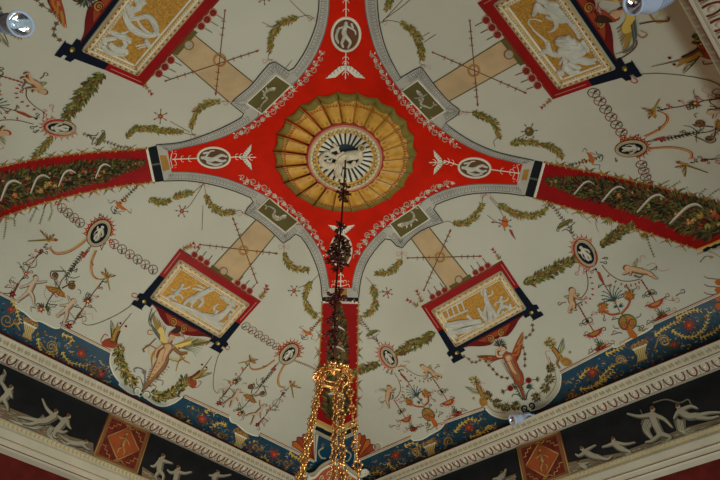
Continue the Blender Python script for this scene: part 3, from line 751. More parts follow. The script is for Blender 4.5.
# ================================================================ HALF OF THE BAY WITH THE RING CHAINS (traced in the left bay)
def half_rings(surf, full, side):
    Zz = Z
    make('ring_chain', lambda p: (p.rings((110.5,241.5), (157,272), 6, 4.6), p.flower((111,241), 3, 'coral')), surf)
    if full: make('ring_chain', lambda p: (p.rings((59,205.5), (83,225), 4, 4.6), p.flower((57,203), 3, 'coral')), surf)
    else: make('ring_chain', lambda p: p.vine([(86,228),(74,216),(60,204)], 'brown', ('green', 'coral'), .5, 2.6, 2.6), surf)
    make('painted_bird', lambda p: bird(p, (49,239.5), (56,239.5), (28,240.8), [(40,229.5),(55,234)]), surf)
    make('painted_bird', lambda p: bird(p, (107,277), (103,273), (110,290), [(116,275.5),(105,268)], ('ochre', 'ochre', 'lgreen')), surf)
    def swag(pts, o):
        def f(p):
            p.stroke(pts, 2.6, 'paleg', 2, w1=1.8); P = np.asarray(pts, float); p.stroke(P, .8, 'orange', 3); p.stroke(P + o, .8, 'rust', 3)
        return f
    make('painted_swag', swag([(88,237),(80,244),(68,251),(56,252.5),(50,247)], np.array([0, 1.6])), surf)
    make('painted_swag', swag([(95.5,250),(91,262),(91.5,273),(96,278.5),(103,279)], np.array([1.4, 0])), surf)
    make('painted_finial', lambda p: (p.vine([(113.5,213.7),(120,203),(128,195),(135,188)], 'dbrown', ('green', 'dbrown'), .6, 3, 3), p.poly([(115,200),(119,202),(124,207),(128.5,210.5),(122,209.5),(117,206)], 'orange', 4), p.flower((124.5,200), 3, 'coral'),
        curl(p, [(128,211),(131,213),(131,208)], .6, 'dbrown'), curl(p, [(115,200),(110,203),(108,199)], .6, 'dbrown'), curl(p, [(113,213),(111,208),(113,206)], .8, 'teal'), curl(p, [(113,213),(119,213),(121,215)], .8, 'teal')), surf)
    def stalk(p):
        p.vine([(84,252),(76,262),(67.5,275)], 'dbrown', 'dgreen', .8, 3.6, 2.8); p.poly([(81,251),(84,254.5),(86,250),(89,251),(84,258),(82,256)], 'coral', 4)
        p.spiral((55,275), 5, -2.2, -1.6, 1.3, 'brown', 3, tail=(66,271)); p.dot((55,275), 3, 'dbrown', 3); p.spiral((55,275), 2.6, 0, 1.5, .6, 'ochre', 4)
        p.spiral((72.5,285.6), 5, -1, -1.6, 1.3, 'brown', 3, tail=(62,288)); p.dot((72.5,285.6), 3.2, 'dbrown', 3); p.spiral((72.5,285.6), 2.6, 0, 1.5, .6, 'ochre', 4)
        curl(p, [(67,275),(62,280),(59,288)], 1, 'dgreen'); curl(p, [(67,275),(63,269),(60,266)], .9, 'dgreen'); curl(p, [(67,276),(74,278),(80,276)], .9, 'dgreen'); curl(p, [(59,287),(56,282),(55,280)], .9, 'dgreen'); curl(p, [(78,289),(81,291),(80,294)], .7, 'dgreen')
        p.stroke([(60,287),(54,293),(49,300),(45,308)], 1, 'dgreen', 3)
        p.poly([(46,285.5),(52,286),(60,288.5),(65,293),(65.5,297),(60,295.5),(56,292.5),(50,291)], 'ochre', 4, sm=False)
        for k in range(5): p.stroke([(60,287.5), lerp((47,287.5), (64,296), k / 4)], .5, 'dbrown', 5)
        p.stroke([(46,285.5),(50,291),(56,292.5),(60,295.5),(65.5,297)], 1, 'rust', 5)
        p.beads([(46,288),(44.5,293),(46,298),(52,301.5),(58,301),(62,299.5)], .45, 2.2, 'dbrown')
        p.flower((41,309), 4.5, 'coral'); tuft(p, (43,308), -2.3, 7, ('dgreen', 'teal')); tuft(p, (46,309), -.3, 7, ('dgreen', 'green')); curl(p, [(36,308),(31,307),(32,312)], .8, 'dgreen')
    make('painted_candelabrum', stalk, surf, 'brown parasol and scroll candelabrum between two cupids')
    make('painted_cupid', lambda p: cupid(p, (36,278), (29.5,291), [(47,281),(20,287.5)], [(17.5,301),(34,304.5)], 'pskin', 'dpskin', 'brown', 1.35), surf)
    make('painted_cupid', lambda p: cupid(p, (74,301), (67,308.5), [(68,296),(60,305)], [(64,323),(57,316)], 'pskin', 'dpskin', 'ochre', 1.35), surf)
    def plantL(p):
        p.stroke([(13,292),(18,284),(26,273.5),(30,266),(36,258),(41,252)], .8, 'dbrown', 3); p.flower((26,273.5), 2.8, 'coral'); p.flower((12.5,294), 4.4, 'wine', 'coral'); p.flower((41.5,251), 3, 'wine', 'coral')
        curl(p, [(30,268),(26,263),(32,258),(37,257)], .8, 'brown'); curl(p, [(30,268),(36,266),(37,259)], .8, 'brown'); p.flower((31,264), 2.4, 'pink'); curl(p, [(24,272),(20,264),(17,262)], .9, 'green')
        curl(p, [(15,288),(10,283),(12,277),(16,279)], .5, 'brown'); p.beads([(42,250),(45,246),(47,244)], 1.0, 2.8, 'teal', 4, 'brown')
        p.poly([(17,283),(14,292),(15.5,291.5),(20,283)], 'brown', 4)
    def plantR(p):
        p.stroke([(72.5,325),(78,316),(83,309),(88,301),(93,293),(98,287),(103,280)], .8, 'dbrown', 3); p.flower((88,301), 3.8, 'coral'); p.flower((69,326), 4.4, 'wine', 'coral'); p.flower((99,287), 2, 'coral')
        p.poly([(83,308),(79,317),(74,322),(77,315)], 'brown', 4); tuft(p, (88,300), -.3, 6, ('dgreen', 'brown')); tuft(p, (87,301), -2.3, 6, ('dgreen', 'brown')); curl(p, [(88,305),(94,308),(97,312)], .8, 'green')
        curl(p, [(76,320),(72,315),(70,312)], .8, 'dgreen'); curl(p, [(78,318),(85,316),(86,320),(83,322)], .7, 'dgreen'); p.beads([(99,286),(102,282),(104,279)], .9, 2.4, 'dbrown')
    make('painted_flower_stem', plantL, surf); make('painted_flower_stem', plantR, surf)
    make('painted_line', lambda p: (p.stroke([(136,301),(126,309),(112,317),(98,323),(88,325),(82,323)], .7, 'olive', 3), curl(p, [(82,323),(84,315),(92,314),(93,320)], .4, 'pink'), curl(p, [(137,298),(132,296),(134,293),(139,296),(136,300),(133,300)], .9, 'coral')), surf)
    def griffin(p):
        p.poly([(102,345),(104,340),(110,338),(116,340),(118,346),(112,348)], 'rust', 3, sm=True); p.stroke([(103,344),(101,340),(105,334),(108,336)], .8, 'rust', 4); p.limb([(113,341),(115,335),(118,329)], 3, 2, 'ochre', 'brown', 4)
        p.wing((112,338), (111,320), 5, ('lgreen', 'dgreen', 'stone'), 4, 6, 1); p.wing((114,335), (118,322), 3, ('lgreen', 'ochre'), 5, 4, 1)
        p.stroke([(119,329),(125,321),(131.5,313)], .9, 'brown', 5, w1=.4); p.dot((120.5,323), 1.2, 'wine', 5, n=7); p.dot((126,326), 1.2, 'wine', 5, n=7); p.dot((118.5,328), 2, 'ochre', 7)
        p.limb([(117,345),(122,344)], 1, .6, 'ochre', 'brown', 5)
    make('painted_griffin', griffin, surf)
    if full:
        make('hanging_leaves', lambda p: [p.vine(q, 'green', ('green', 'lgreen'), .4, 1.8, 2.2) for q in ([(37,207),(34,213),(30,221)], [(45,206),(43,214),(40,223)], [(51,205),(52,212),(49,220)], [(6,217),(6,226),(4,238)], [(6,217),(14,219),(15,225)])], surf)
def tendrils(surf, spots, name='painted_tendrils', cols=('brown', 'rust', 'dgreen', 'dbrown', 'pink')):
    rnd = random.Random(len(spots))
    def f(p):
        for i, (x, y, a, L) in enumerate(spots):
            d = np.array([math.cos(a), math.sin(a)]); n = np.array([-d[1], d[0]]) * (1 if i % 2 else -1); c = np.array([x, y], float); k = cols[i % len(cols)]
            p.stroke([c, c + d * L * .5 + n * L * .12, c + d * L + n * L * .0, c + d * L * 1.1 + n * L * .3, c + d * L * .85 + n * L * .42, c + d * L * .7 + n * L * .25], .85, k, 3, w1=.45)
            if i % 3 == 0: p.leaf(c + d * L * .4, a + .9, L * .35, L * .13, 'green', 4); p.leaf(c + d * L * .4, a - .9, L * .35, L * .13, k, 4)
            if i % 4 == 1: p.dot(c + d * L * 1.25, .8, 'wine', 4, n=6)
    make(name, f, surf)
TR_SPOTS = [(16,283,-2.6,6),(14,289,-2.9,7),(12,292,3.0,8),(22,279,-.6,6),(20,282,2.8,6),(26,272,-2.4,6),(26,272,.2,6),(30,265,3.2,6),(36,257,-.6,6),(36,259,-2.6,6),(41,252,.3,6),(40,253,-2.8,5),(66,276,1.5,7),(70,271,-.3,6),(62,280,2.6,6),(56,287,-1.8,7),(52,293,.7,6),(48,303,.2,7),(44,307,-2.6,7),(44,308,2.6,6),(46,309,1.2,6),(40,311,-1.7,6),(75,320,-.4,7),(74,321,3.0,7),(78,315,-.2,7),(82,309,-2.8,6),(84,307,.1,7),(88,301,-2.0,6),(88,301,-1.0,6),(92,295,.2,5),(92,295,-2.6,5),(97,288,-.2,5),(102,281,.4,4),(69,326,-2.8,7),(70,327,-.6,7),(91,261,.9,4),(83,256,2.4,5),(79,262,2.4,5),(75,267,2.8,5),(52,246,2.2,4),(45,244,1.4,5),(106,243,2.2,6),(91,246,2.4,5),(103,217,-2.6,4),(118,212,-.1,6)]
def left_bay_centre(surf):
    gar = [([(121,345),(118,354),(121,366),(127,376),(134,383.5)], 8), ([(151,394.5),(163,396.5),(174,392),(182,385),(185,379)], 8)]
    for g, w_ in gar:
        make('oak_garland', lambda p: p.garland(g, w_ + 2, ('olive', 'dgreen', 'green', 'ochre', 'dgreen', 'lgreen'), 3, 2.4, ('ochre', 'yellow', 'brown'), 4.4, False, .4), surf)
    def sc_(p):
        for c, t in (((137,390.6), -1), ((146.6,394.4), 1)):
            p.spiral(c, 3.6, PI / 2 - t * .3, 1.4 * t, 1.9, 'white', 6); p.ring(c, 3.6, 3.6, .7, 'dbrown', 5)
        p.dot((139.5,398), 1.6, 'teal', 6, n=8); p.stroke([(141,393),(140,397)], 2, 'char', 4)
        p.stroke([(143,388),(145,378),(143,370),(138,367.5),(134,369),(135,372)], 1.4, 'grey', 5); curl(p, [(143,386),(141,379),(138,376),(136,378)], .9, 'brown'); curl(p, [(144,384),(150,380),(156,379),(163,381),(162,385)], 1.4, 'grey', 5); curl(p, [(146,388),(151,385),(156,386),(155,389)], .9, 'brown')
        tuft(p, (145,375), -1.8, 7, ('grey', 'green'), 5, .5); tuft(p, (154,378), -.5, 7, ('grey', 'green'), 5, .5); p.stroke([(142,392),(146,382)], 2.2, 'olive', 4)
    make('acanthus_scroll', sc_, surf)
    def woman(p):
        # wings, drapery, then the body tapering into foliage
        p.wing((163,344), (151,313), 9, ('grey', 'lgreen', 'stone', 'ochre'), 3, 9, 1); p.poly([(161,341),(157,333),(160,327),(164,330),(165,337),(168,343)], 'yellow', 5, sm=True)
        p.wing((174,347), (213,343), -9, ('ochre', 'lgreen', 'stone', 'olive'), 3, 9, 1); p.poly([(173,346),(182,343),(191,341),(189,345),(181,349),(175,351)], 'yellow', 5, sm=True)
        p.stroke([(158,348),(152,356),(152,366)], 3, 'ochre', 3, w1=1.2); p.stroke([(156,338),(149,345),(143,349),(144,352)], 1, 'brown', 4); p.stroke([(156,329),(150,325),(149,318),(152,308)], .9, 'brown', 4); curl(p, [(155,331),(149,330),(148,334),(153,334)], 1.3, 'ochre')
        p.stroke([(178,352),(184,360),(190,363)], 2, 'ochre', 4, w1=.8); curl(p, [(184,352),(178,363),(176,371)], 1.6, 'ochre'); p.stroke([(206,345),(212,338),(214,330)], .8, 'brown', 4)
        T_ = [(162.5,345),(168,342.3),(173.5,345),(172,350),(168.5,355),(168,361),(164.5,368),(157,376),(148.5,385),(143.5,390),(146,382),(150,374),(153,366),(156.5,359),(158.5,352)]
        p.poly([(x + .5, y + .5) for x, y in T_], 'dbrown', 5, sm=True); p.poly(T_, 'dskin', 6, sm=True); p.poly([(163,346),(168,343.5),(171.5,346),(169,351),(166,356),(164,362),(159,369),(151,378),(148,382),(152,372),(156,363),(159,354)], 'skin', 7, sm=True)
        p.stroke([(166,347),(163.5,354),(162,361)], .5, 'dskin', 8); p.stroke([(160,369),(154,376),(148,383)], .6, 'dskin', 8)
        for k in range(9): p.leaf((167 - k * 2.2, 366 + k * 2.4), .5 + .1 * (k % 3), 3.6, 1.2, ('rust', 'ochre', 'olive')[k % 3], 6); p.leaf((153 - k * .9, 366 + k * 2.4), 2.8, 3.2, 1.1, ('ochre', 'rust', 'olive')[k % 3], 6)
        for k in range(6): p.stroke([(160, 340 - k), (153 - k * .6, 330 - k * 2), (149 + k * 1.6, 317 - k * 1.5)], .7, ('grey', 'dstone', 'teal')[k % 3], 6, w1=.3)
        for k in range(6): p.stroke([(178, 349 - k * .4), (192, 343 + k * 1.6), (206 - k * 2, 343 + k * 2.6)], .7, ('grey', 'olive', 'dstone')[k % 3], 6, w1=.3)
        p.stroke([(158,350),(152,346),(147,345),(144,349),(145,352)], 1.6, 'ochre', 4, w1=.7); p.stroke([(156,360),(150,354),(149,346)], 2.2, 'paleg', 3, w1=.8); p.stroke([(169,358),(178,359),(185,355),(190,350)], 3.2, 'paleg', 3, w1=1); p.stroke([(169,359),(178,361),(185,357)], .7, 'olive', 4)
        for k in range(8): p.leaf((160 - k * 2, 362 + k * 3.6), 2.6, 3, 1.1, 'rust' if k % 2 else 'dskin', 7)
        p.dot((164.5,349.5), .7, 'pink', 9, n=6); p.dot((168.5,350.5), .7, 'pink', 9, n=6); p.dot((162.5,358.5), .4, 'dskin', 9, n=5)
        p.limb([(163,345),(157,350),(155,357)], 1.7, 1, 'skin', 'dskin', 7); p.limb([(173,347),(179,352),(187,352)], 1.7, 1, 'skin', 'dskin', 7)
        p.limb([(169,342),(171,339)], 1.6, 1.4, 'skin', 'dskin', 7); p.dot((172,336.5), 3, 'skin', 9, 3.4, .4); p.dot((170.6,335), 2.6, 'rust', 8); p.dot((173,337), .35, 'dbrown', 10, n=5); p.dot((174.4,336.6), .3, 'dbrown', 10, n=5); p.stroke([(173.2,338.8),(174.4,338.6)], .35, 'coral', 10, sm=False)
        p.poly([(169,333),(172,330),(176,331),(181,335),(178,336),(173,334.5)], 'rust', 10, sm=True); p.poly([(171,331.5),(176,327),(181,326),(180,331),(176,333)], 'dbrown', 11, sm=True)
        for k in range(4): curl(p, [(176 + k, 332 + k), (181 + k, 331 + k * 2), (184, 334 + k * 2)], .6, 'coral', 9)
    make('winged_woman', woman, surf, 'winged nude woman rising from a pale acanthus stem, under the left picture')
for sf_, fu_ in ((hit_vault, True), (S_BLr, False), (S_TR, True)): half_rings(sf_, fu_, ''); tendrils(sf_, TR_SPOTS)
left_bay_centre(hit_vault)

# ================================================================ HALF OF THE BAY WITH THE GARLANDED CAMEOS (traced in the right bay)
def half_garl(surf, full, lower=True):
    G = ('green', 'dgreen', 'olive', 'green', 'lgreen', 'brown')
    make('leafy_garland', lambda p: p.garland([(523.5,284),(540,277),(556,268),(574,258.5)], 11, G, 3, 2.6, ('rust', 'ochre', 'wine'), 5.2, True, .35), surf)
    if lower: make('leafy_garland', lambda p: p.garland([(600,246),(610,239),(621,231),(632,225.5)], 10, G, 3, 2.6, ('rust', 'ochre', 'wine'), 4.8, True, .35), surf)
    make('painted_finial', lambda p: (p.vine([(574,236),(568,225),(561,217),(551,203)], 'brown', ('grey', 'brown'), .6, 3.2, 3), p.poly([(557,227.5),(560,223),(570,218.5),(572,220),(568,224),(559,229)], 'olive', 5), p.stroke([(558,226),(570,219.5)], .6, 'lgreen', 6, sm=False),
        curl(p, [(572,233),(566,229),(562,231)], 1.0, 'dbrown'), curl(p, [(571,231),(572,225),(575,223)], 1.0, 'dbrown'), curl(p, [(572,222),(576,222)], .6, 'brown')), surf)
    if full: make('hanging_leaves', lambda p: (curl(p, [(581,211),(585,217),(591,223)], .8, 'ochre'), curl(p, [(600,215),(596,221),(597,228),(599,232)], .8, 'ochre'), tuft(p, (609,217), 1.8, 9, ('green', 'olive', 'lgreen'), 7, 1.0), tuft(p, (582,211), 2, 4, ('olive', 'ochre'), 4),
        tuft(p, (646,232), 2.0, 9, ('green', 'olive', 'ochre'), 6, .8), p.vine([(647,236),(650,246),(654,256)], 'olive', 'green', .4, 2, 3)), surf)
    def stem(p):
        p.stroke([(595,268),(600,276),(606,287),(614,300),(620,312)], .9, 'brown', 3); p.poly([(597,271),(600,272),(604,281),(603,284),(599,278)], 'rust', 4); p.dot((596,269), 1.1, 'black', 5, n=7)
        palmette(p, (614.5,301), -2.0, 17, 'teal', 9); p.flower((615,302), 2, 'rust')
        for pts, f in (([(620,313),(612,314.5),(606,312),(603,310)], (603,308)), ([(622,313),(628,306),(630.5,299),(630,297)], (629.5,295))):
            p.stroke(pts, 2.0, 'rust', 5); p.stroke(np.asarray(pts) + (0, -.5), .7, 'orange', 6)
            bunch(p, f, 6.5, ('green', 'lgreen', 'orange', 'rust', 'orange')); p.dot(f, 2.4, 'orange', 7)
        tuft(p, (619,307), -.6, 6, ('dgreen', 'teal'), 4, .5); tuft(p, (617,307), 3.4, 5, ('dgreen', 'teal'), 3, .5)
        oval(p, (627.5,322), 9.4, 8.2, .2, 'olive', 5); oval(p, (627.5,322), 8, 7, .2, 'ochre', 6); p.stroke([(621,313),(626,318),(628,328)], 1, 'olive', 8)
        for c, t in (((624,325.5), 1), ((632,322.5), -1)): p.spiral(c, 3.6, -1.2, 1.4 * t, 1.3, 'coral', 8); p.ring(c, 3.9, 3.9, .5, 'brown', 8)
        curl(p, [(636,318),(640,316),(641,313)], .8, 'dbrown'); curl(p, [(619,328),(615,328),(613,325)], .8, 'dbrown')
        p.poly([(627,329),(631,328),(636,333),(637,337),(632,338),(629,335)], 'orange', 6, sm=True); p.flower((633,334), 3, 'coral'); curl(p, [(630,337),(626,342),(622,344),(624,346)], 1.1, 'rust'); curl(p, [(637,335),(643,334),(650,331),(652,333)], 1.1, 'green'); curl(p, [(636,337),(640,341),(645,338)], .9, 'olive'); tuft(p, (638,331), -.6, 6, ('olive', 'ochre'), 4, .5)
    make('painted_candelabrum', stem, surf, 'orange-flowered branching candelabrum with a palmette')
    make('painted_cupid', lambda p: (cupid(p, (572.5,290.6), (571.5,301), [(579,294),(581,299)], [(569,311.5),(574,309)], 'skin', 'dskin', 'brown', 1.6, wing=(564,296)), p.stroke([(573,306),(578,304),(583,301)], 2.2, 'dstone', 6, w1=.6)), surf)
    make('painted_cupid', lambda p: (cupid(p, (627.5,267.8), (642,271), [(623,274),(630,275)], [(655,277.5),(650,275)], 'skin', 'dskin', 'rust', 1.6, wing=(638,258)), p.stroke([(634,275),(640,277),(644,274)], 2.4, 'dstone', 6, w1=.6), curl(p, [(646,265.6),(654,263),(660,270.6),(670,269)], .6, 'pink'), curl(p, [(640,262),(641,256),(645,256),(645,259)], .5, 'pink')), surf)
    def drops(line, pts):
        def f(p):
            p.stroke(line, .8, 'brown', 3); L_ = resample(smooth(line, 6), .5)
            for q in pts:
                d = L_[np.linalg.norm(L_ - q, axis=1).argmin()]; v = np.asarray(q) - d; p.leaf(np.asarray(q) - v * .5, math.atan2(v[1], v[0]), 3.6, 1.8, 'coral', 4)
        return f
    make('painted_swag', drops([(586,271),(588,280),(587,290),(582,297),(578,299)], [(590,277.5),(593,283),(594.5,289),(596,296),(593,301),(588,305),(583,307.5)]), surf)
    make('painted_swag', drops([(602,265),(610,274),(620,280),(630,281),(640,279)], [(609,275),(615.9,281),(621.3,284),(626.3,286),(631,286),(635.6,284.5),(639,282)]), surf)
    def stand(c0, c1, cup, base, a):
        def f(p):
            p.stroke([c0, c1, cup], 1.0, 'rust', 3); p.beads([c0, c1], 1.0, 2.6, 'brown', 4, 'coral'); p.dot(c1, 1.8, 'dbrown', 5)
            d = np.array([math.cos(a), math.sin(a)]); n = np.array([-d[1], d[0]]); c1_ = np.asarray(c1)
            p.ring(c1_ - d * 2.6, 2.6, 2.6, .8, 'olive', 4, n=12); p.ring(c1_ + d * 2.6, 2.6, 2.6, .8, 'olive', 4, n=12)
            cup_ = np.asarray(cup); H = [cup_ + d * 8.5 * math.cos(t) + n * 5.5 * math.sin(t) for t in np.linspace(0, PI, 12)]
            p.poly(H, 'coral', 4); p.poly([cup_ + (h - cup_) * .62 for h in H], 'ochre', 5); p.stroke([cup_ - d * 11, cup_ + d * 11], .9, 'rust', 6, sm=False)
            for t in np.linspace(0, PI, 9): p.stroke([cup_ + d * 8.7 * math.cos(t) + n * 5.7 * math.sin(t), cup_ + d * 10.5 * math.cos(t) + n * 8 * math.sin(t)], .9, 'pink', 4, w1=.4)
            b = np.asarray(base); p.stroke([cup_ + n * 5, b], .8, 'dgreen', 3); p.flower(b, 4.4, 'wine', 'coral'); p.flower(b + d * 4, 3, 'coral', 'wine'); p.flower(b - d * 4, 3, 'wine', 'coral'); tuft(p, b - n * 1, -PI / 2 - .2, 8, ('teal', 'green'), 6, .9)
            curl(p, [b - d * 5, b - d * 9 - n * 2, b - d * 8 - n * 5], .8, 'rust')
        return f
    make('painted_flower_stand', stand((579,306), (587.5,321), (594,331.5), (601,347.5), -.42), surf)
    make('painted_flower_stand', stand((641.5,280), (650,293), (655,302), (662,317), -.42), surf)
    def gr(p):
        bunch(p, (550,343), 6.5, ('lgreen', 'ochre', 'olive', 'paleg')); p.limb([(553,348),(557,353),(560,358)], 2, 2.6, 'ochre', 'brown', 4); p.wing((560,355), (563,338), 4.5, ('stone', 'lgreen', 'grey'), 4, 6, 1)
        p.poly([(560,360),(565,357),(571,360),(572,364),(565,366)], 'ochre', 5, sm=True); curl(p, [(557,355),(559,347),(562,340)], .8, 'dbrown'); p.limb([(559,357),(557,363),(560,368)], 1, .6, 'ochre', 'brown', 5); curl(p, [(562,361),(567,359),(570,363),(566,365)], .7, 'rust', 6); p.flower((570,352), 1.8, 'rust')
    make('painted_griffin', gr, surf)
def right_bay_centre(surf):
    def man(p):
        p.wing((502,357), (477,355.5), 7, ('rust', 'brown', 'orange'), 3, 8, -1); p.wing((512,356), (522.5,331.5), 7.5, ('orange', 'rust', 'brown', 'ochre'), 3, 9, 1); p.poly([(512,357),(518,352),(519,358),(515,362)], 'rust', 4, sm=True)
        p.stroke([(502,360),(506,368),(511,376),(516,382)], 3.2, 'stone', 4, w1=1.2); p.stroke([(504,362),(508,370),(513,378)], 1, 'dstone', 5)
        p.stroke([(515,376),(520,386),(525,400)], 6.5, 'brown', 4, w1=1.6); p.stroke([(518,380),(522,390),(525,400)], 2, 'rust', 5, w1=.6); p.stroke([(514,380),(518,390),(523,400)], .9, 'dgreen', 5)
        T_ = [(503,355),(509,352),(515.5,355),(516.5,361),(519,367),(522.5,373),(523.5,380),(521,386),(517,383),(513,377),(509.5,370),(505.5,362)]
        p.poly([(x + .6, y + .4) for x, y in T_], 'dbrown', 6, sm=True); p.poly(T_, 'rust', 7, sm=True); p.poly([(504.5,356),(509,353.5),(513.5,356),(514,362),(517,368),(520,374),(520.5,380),(517,379),(513,374),(509,367)], 'dskin', 8, sm=True); p.poly([(506,357),(509,355),(511.5,357),(512,363),(515,369),(517,374),(513,371),(509.5,365)], 'skin', 9, sm=True)
        p.stroke([(510,357),(512.5,364),(516,371)], .5, 'rust', 10); p.stroke([(506,361),(510,360.5),(514,359)], .5, 'rust', 10)
        for k in range(7): p.leaf((515 + k * 1.4, 383 + k * 2.3), 2.6, 4, 1.3, ('olive', 'dgreen', 'brown')[k % 3], 8); p.leaf((520 + k * .8, 384 + k * 2.2), .4, 4, 1.3, ('olive', 'brown', 'dgreen')[k % 3], 8)
        p.limb([(503,356),(498,356),(497,351),(500,349)], 1.7, 1, 'skin', 'rust', 7); p.limb([(513,355),(518,354),(520,347)], 1.7, 1, 'orange', 'rust', 7)
        p.limb([(507,354),(505,351)], 1.5, 1.3, 'skin', 'rust', 7); p.dot((503.4,349.4), 2.8, 'skin', 9, 3.1); p.dot((504.3,347.7), 2.7, 'dbrown', 8); p.dot((502.4,349.6), .35, 'dbrown', 10, n=5); p.dot((504.2,350), .3, 'dbrown', 10, n=5)
        for k in range(9):
            a = -PI / 2 - 1.5 + k * .36; c = np.array([500, 345.]) ; p.leaf(c, a, 7.5, 2.2, ('teal', 'grey', 'dgreen')[k % 3], 8)
        p.leaf((500,347), -2.0, 6, 3, 'wine', 9)
        tuft(p, (516,388), 3.6, 8, ('dgreen', 'teal'), 4, .4); tuft(p, (526,388), -.5, 9, ('dgreen', 'teal'), 4, .4); curl(p, [(525,400),(519,395),(514,394),(512,397)], 1.2, 'teal', 5); curl(p, [(526,400),(528,392),(532,388),(535,389)], 1.2, 'teal', 5)
        for c, f in (((510.6,387.8), (502,392)), ((528.8,380), (539,379))):
            p.dot(c, 3.4, 'pink', 6); p.dot(c, 2.8, 'wine', 7); p.stroke([c, lerp(c, (521,386), 1)], .7, 'dgreen', 5); tuft(p, lerp(c, f, .7), math.atan2(f[1] - c[1], f[0] - c[0]), 5, ('dgreen', 'green'), 5, .9); p.stroke([c, f], .6, 'dgreen', 5)
    make('winged_man', man, surf, 'orange-winged nude man with leaf crown, under the right picture')
    make('leaf_string', lambda p: [p.stroke(q, .5, 'brown', 3) or [p.flower(x, 2.2, 'brown', 'rust', 5) for x in q] for q in ([(486,361),(489,365),(493,369),(497,374),(502,377),(507.5,378)],)], surf)
    make('leaf_string', lambda p: [p.stroke(q, .5, 'brown', 3) or [p.flower(x, 2.2, 'olive', 'rust', 5) for x in q] for q in ([(521,343),(523,347.5),(525,354),(525,359),(525,365.6)],)], surf)
    make('leaf_string', lambda p: [p.stroke(q, .5, 'brown', 3) or [p.flower(x, 2.2, 'olive', 'rust', 5) for x in q] for q in ([(532.5,325),(533,330),(530,334.5),(526,337.5)],)], surf)
    make('leaf_string', lambda p: [p.stroke(q, .5, 'brown', 3) or [p.flower(x, 2.0, 'brown', 'ochre', 5) for x in q] for q in ([(480,360),(476,362),(472,362),(469,359),(464,356)],)], surf)
    for q, m_ in (([(488,395.6),(497,403),(506,407),(516,406)], [(484,389),(486,402),(494,411),(506,413)]), ([(536,397),(545,388),(550,379),(551,367.5)], [(549,357),(556,376),(554,388),(546,398)])):
        make('leaf_bunch_string', lambda p: (p.stroke(q, 1, 'ochre', 3), [bunch(p, c, 5.6, ('green', 'dgreen', 'olive', 'brown', 'dgreen')) for c in q], p.stroke(m_, .8, 'ochre', 3), curl(p, [q[0] if q[0][0] < 500 else q[3], (m_[0][0] - 3, m_[0][1] - 3), (m_[0][0] - 3, m_[0][1] - 6), (m_[0][0] + 2, m_[0][1] - 6)], .8, 'pink')), surf)
    make('iron_scroll', lambda p: [(p.spiral(c, 3.6, PI / 2, 1.4 * t, 2.0, 'black', 6)) for c, t in (((525,408), 1), ((531.5,405.5), -1))] + [p.stroke([(526,412),(530,411)], 2, 'black', 6)], surf)
GL_SPOTS = [(596,268,2.6,6),(592,266,2.4,6),(600,262,.3,6),(602,258,-.2,5),(588,270,2.8,5),(604,284,2.6,5),(606,286,.0,5),(612,300,2.9,7),(618,299,-.4,6),(600,312,2.8,7),(604,314,1.7,6),(632,290,-.6,7),(630,290,-2.2,6),(622,333,3.0,8),(627,338,2.6,8),(640,331,-.4,7),(641,340,.0,7),(620,319,3.1,6),(636,326,.3,7),(587,321,.2,6),(586,322,2.9,6),(594,333,2.9,8),(598,333,-.4,8),(601,345,-2.6,7),(602,346,-.4,7),(598,349,2.7,8),(606,345,-.2,8),(650,293,-.2,6),(649,294,3.0,6),(655,304,3.0,7),(662,300,-.5,8),(660,315,-2.4,7),(664,314,-.6,7),(656,320,2.7,8),(668,313,-.3,8),(566,302,2.7,7),(582,300,-.3,5),(650,270,-.5,6),(676,296,-.4,9),(668,300,-.2,10),(552,207,-2.4,4),(565,222,-.3,6),(562,226,2.6,6),(574,262,2.1,6),(580,268,2.3,7)]
for sf_, fu_ in ((hit_vault, True), (S_BRl, False), (S_TL, False)): half_garl(sf_, fu_, sf_ is not S_TL); tendrils(sf_, GL_SPOTS)
right_bay_centre(hit_vault)

# cameos
cameo(hit_vault, (99,233), 14.5, 10.2, -.97, 'oval black cameo with red spiked collar beside the left rib, in the left bay', 0)
cameo(hit_vault, (288.7,354), 11.5, 7.6, -.86, 'oval black cameo just left of the bottom rib, above the chandelier ring', 0, 1)
cameo(hit_vault, (585.5,253), 15, 9.8, 1.0, 'oval black cameo below the right rib between two leafy garlands', 1)
cameo(hit_vault, (389,357), 11.5, 7.0, .98, 'oval black cameo just right of the bottom rib between two short garlands', 1, 1)
cameo(hit_vault, (60,127), 8.2 * 1.9, 7.4, .08, 'dim oval black cameo above the left rib, ringed in dark red', 1)
cameo(hit_vault, (631,148), 15.5, 8.2, -.1, 'dim oval black cameo above the right rib with red-spiked left end', 0, 1)

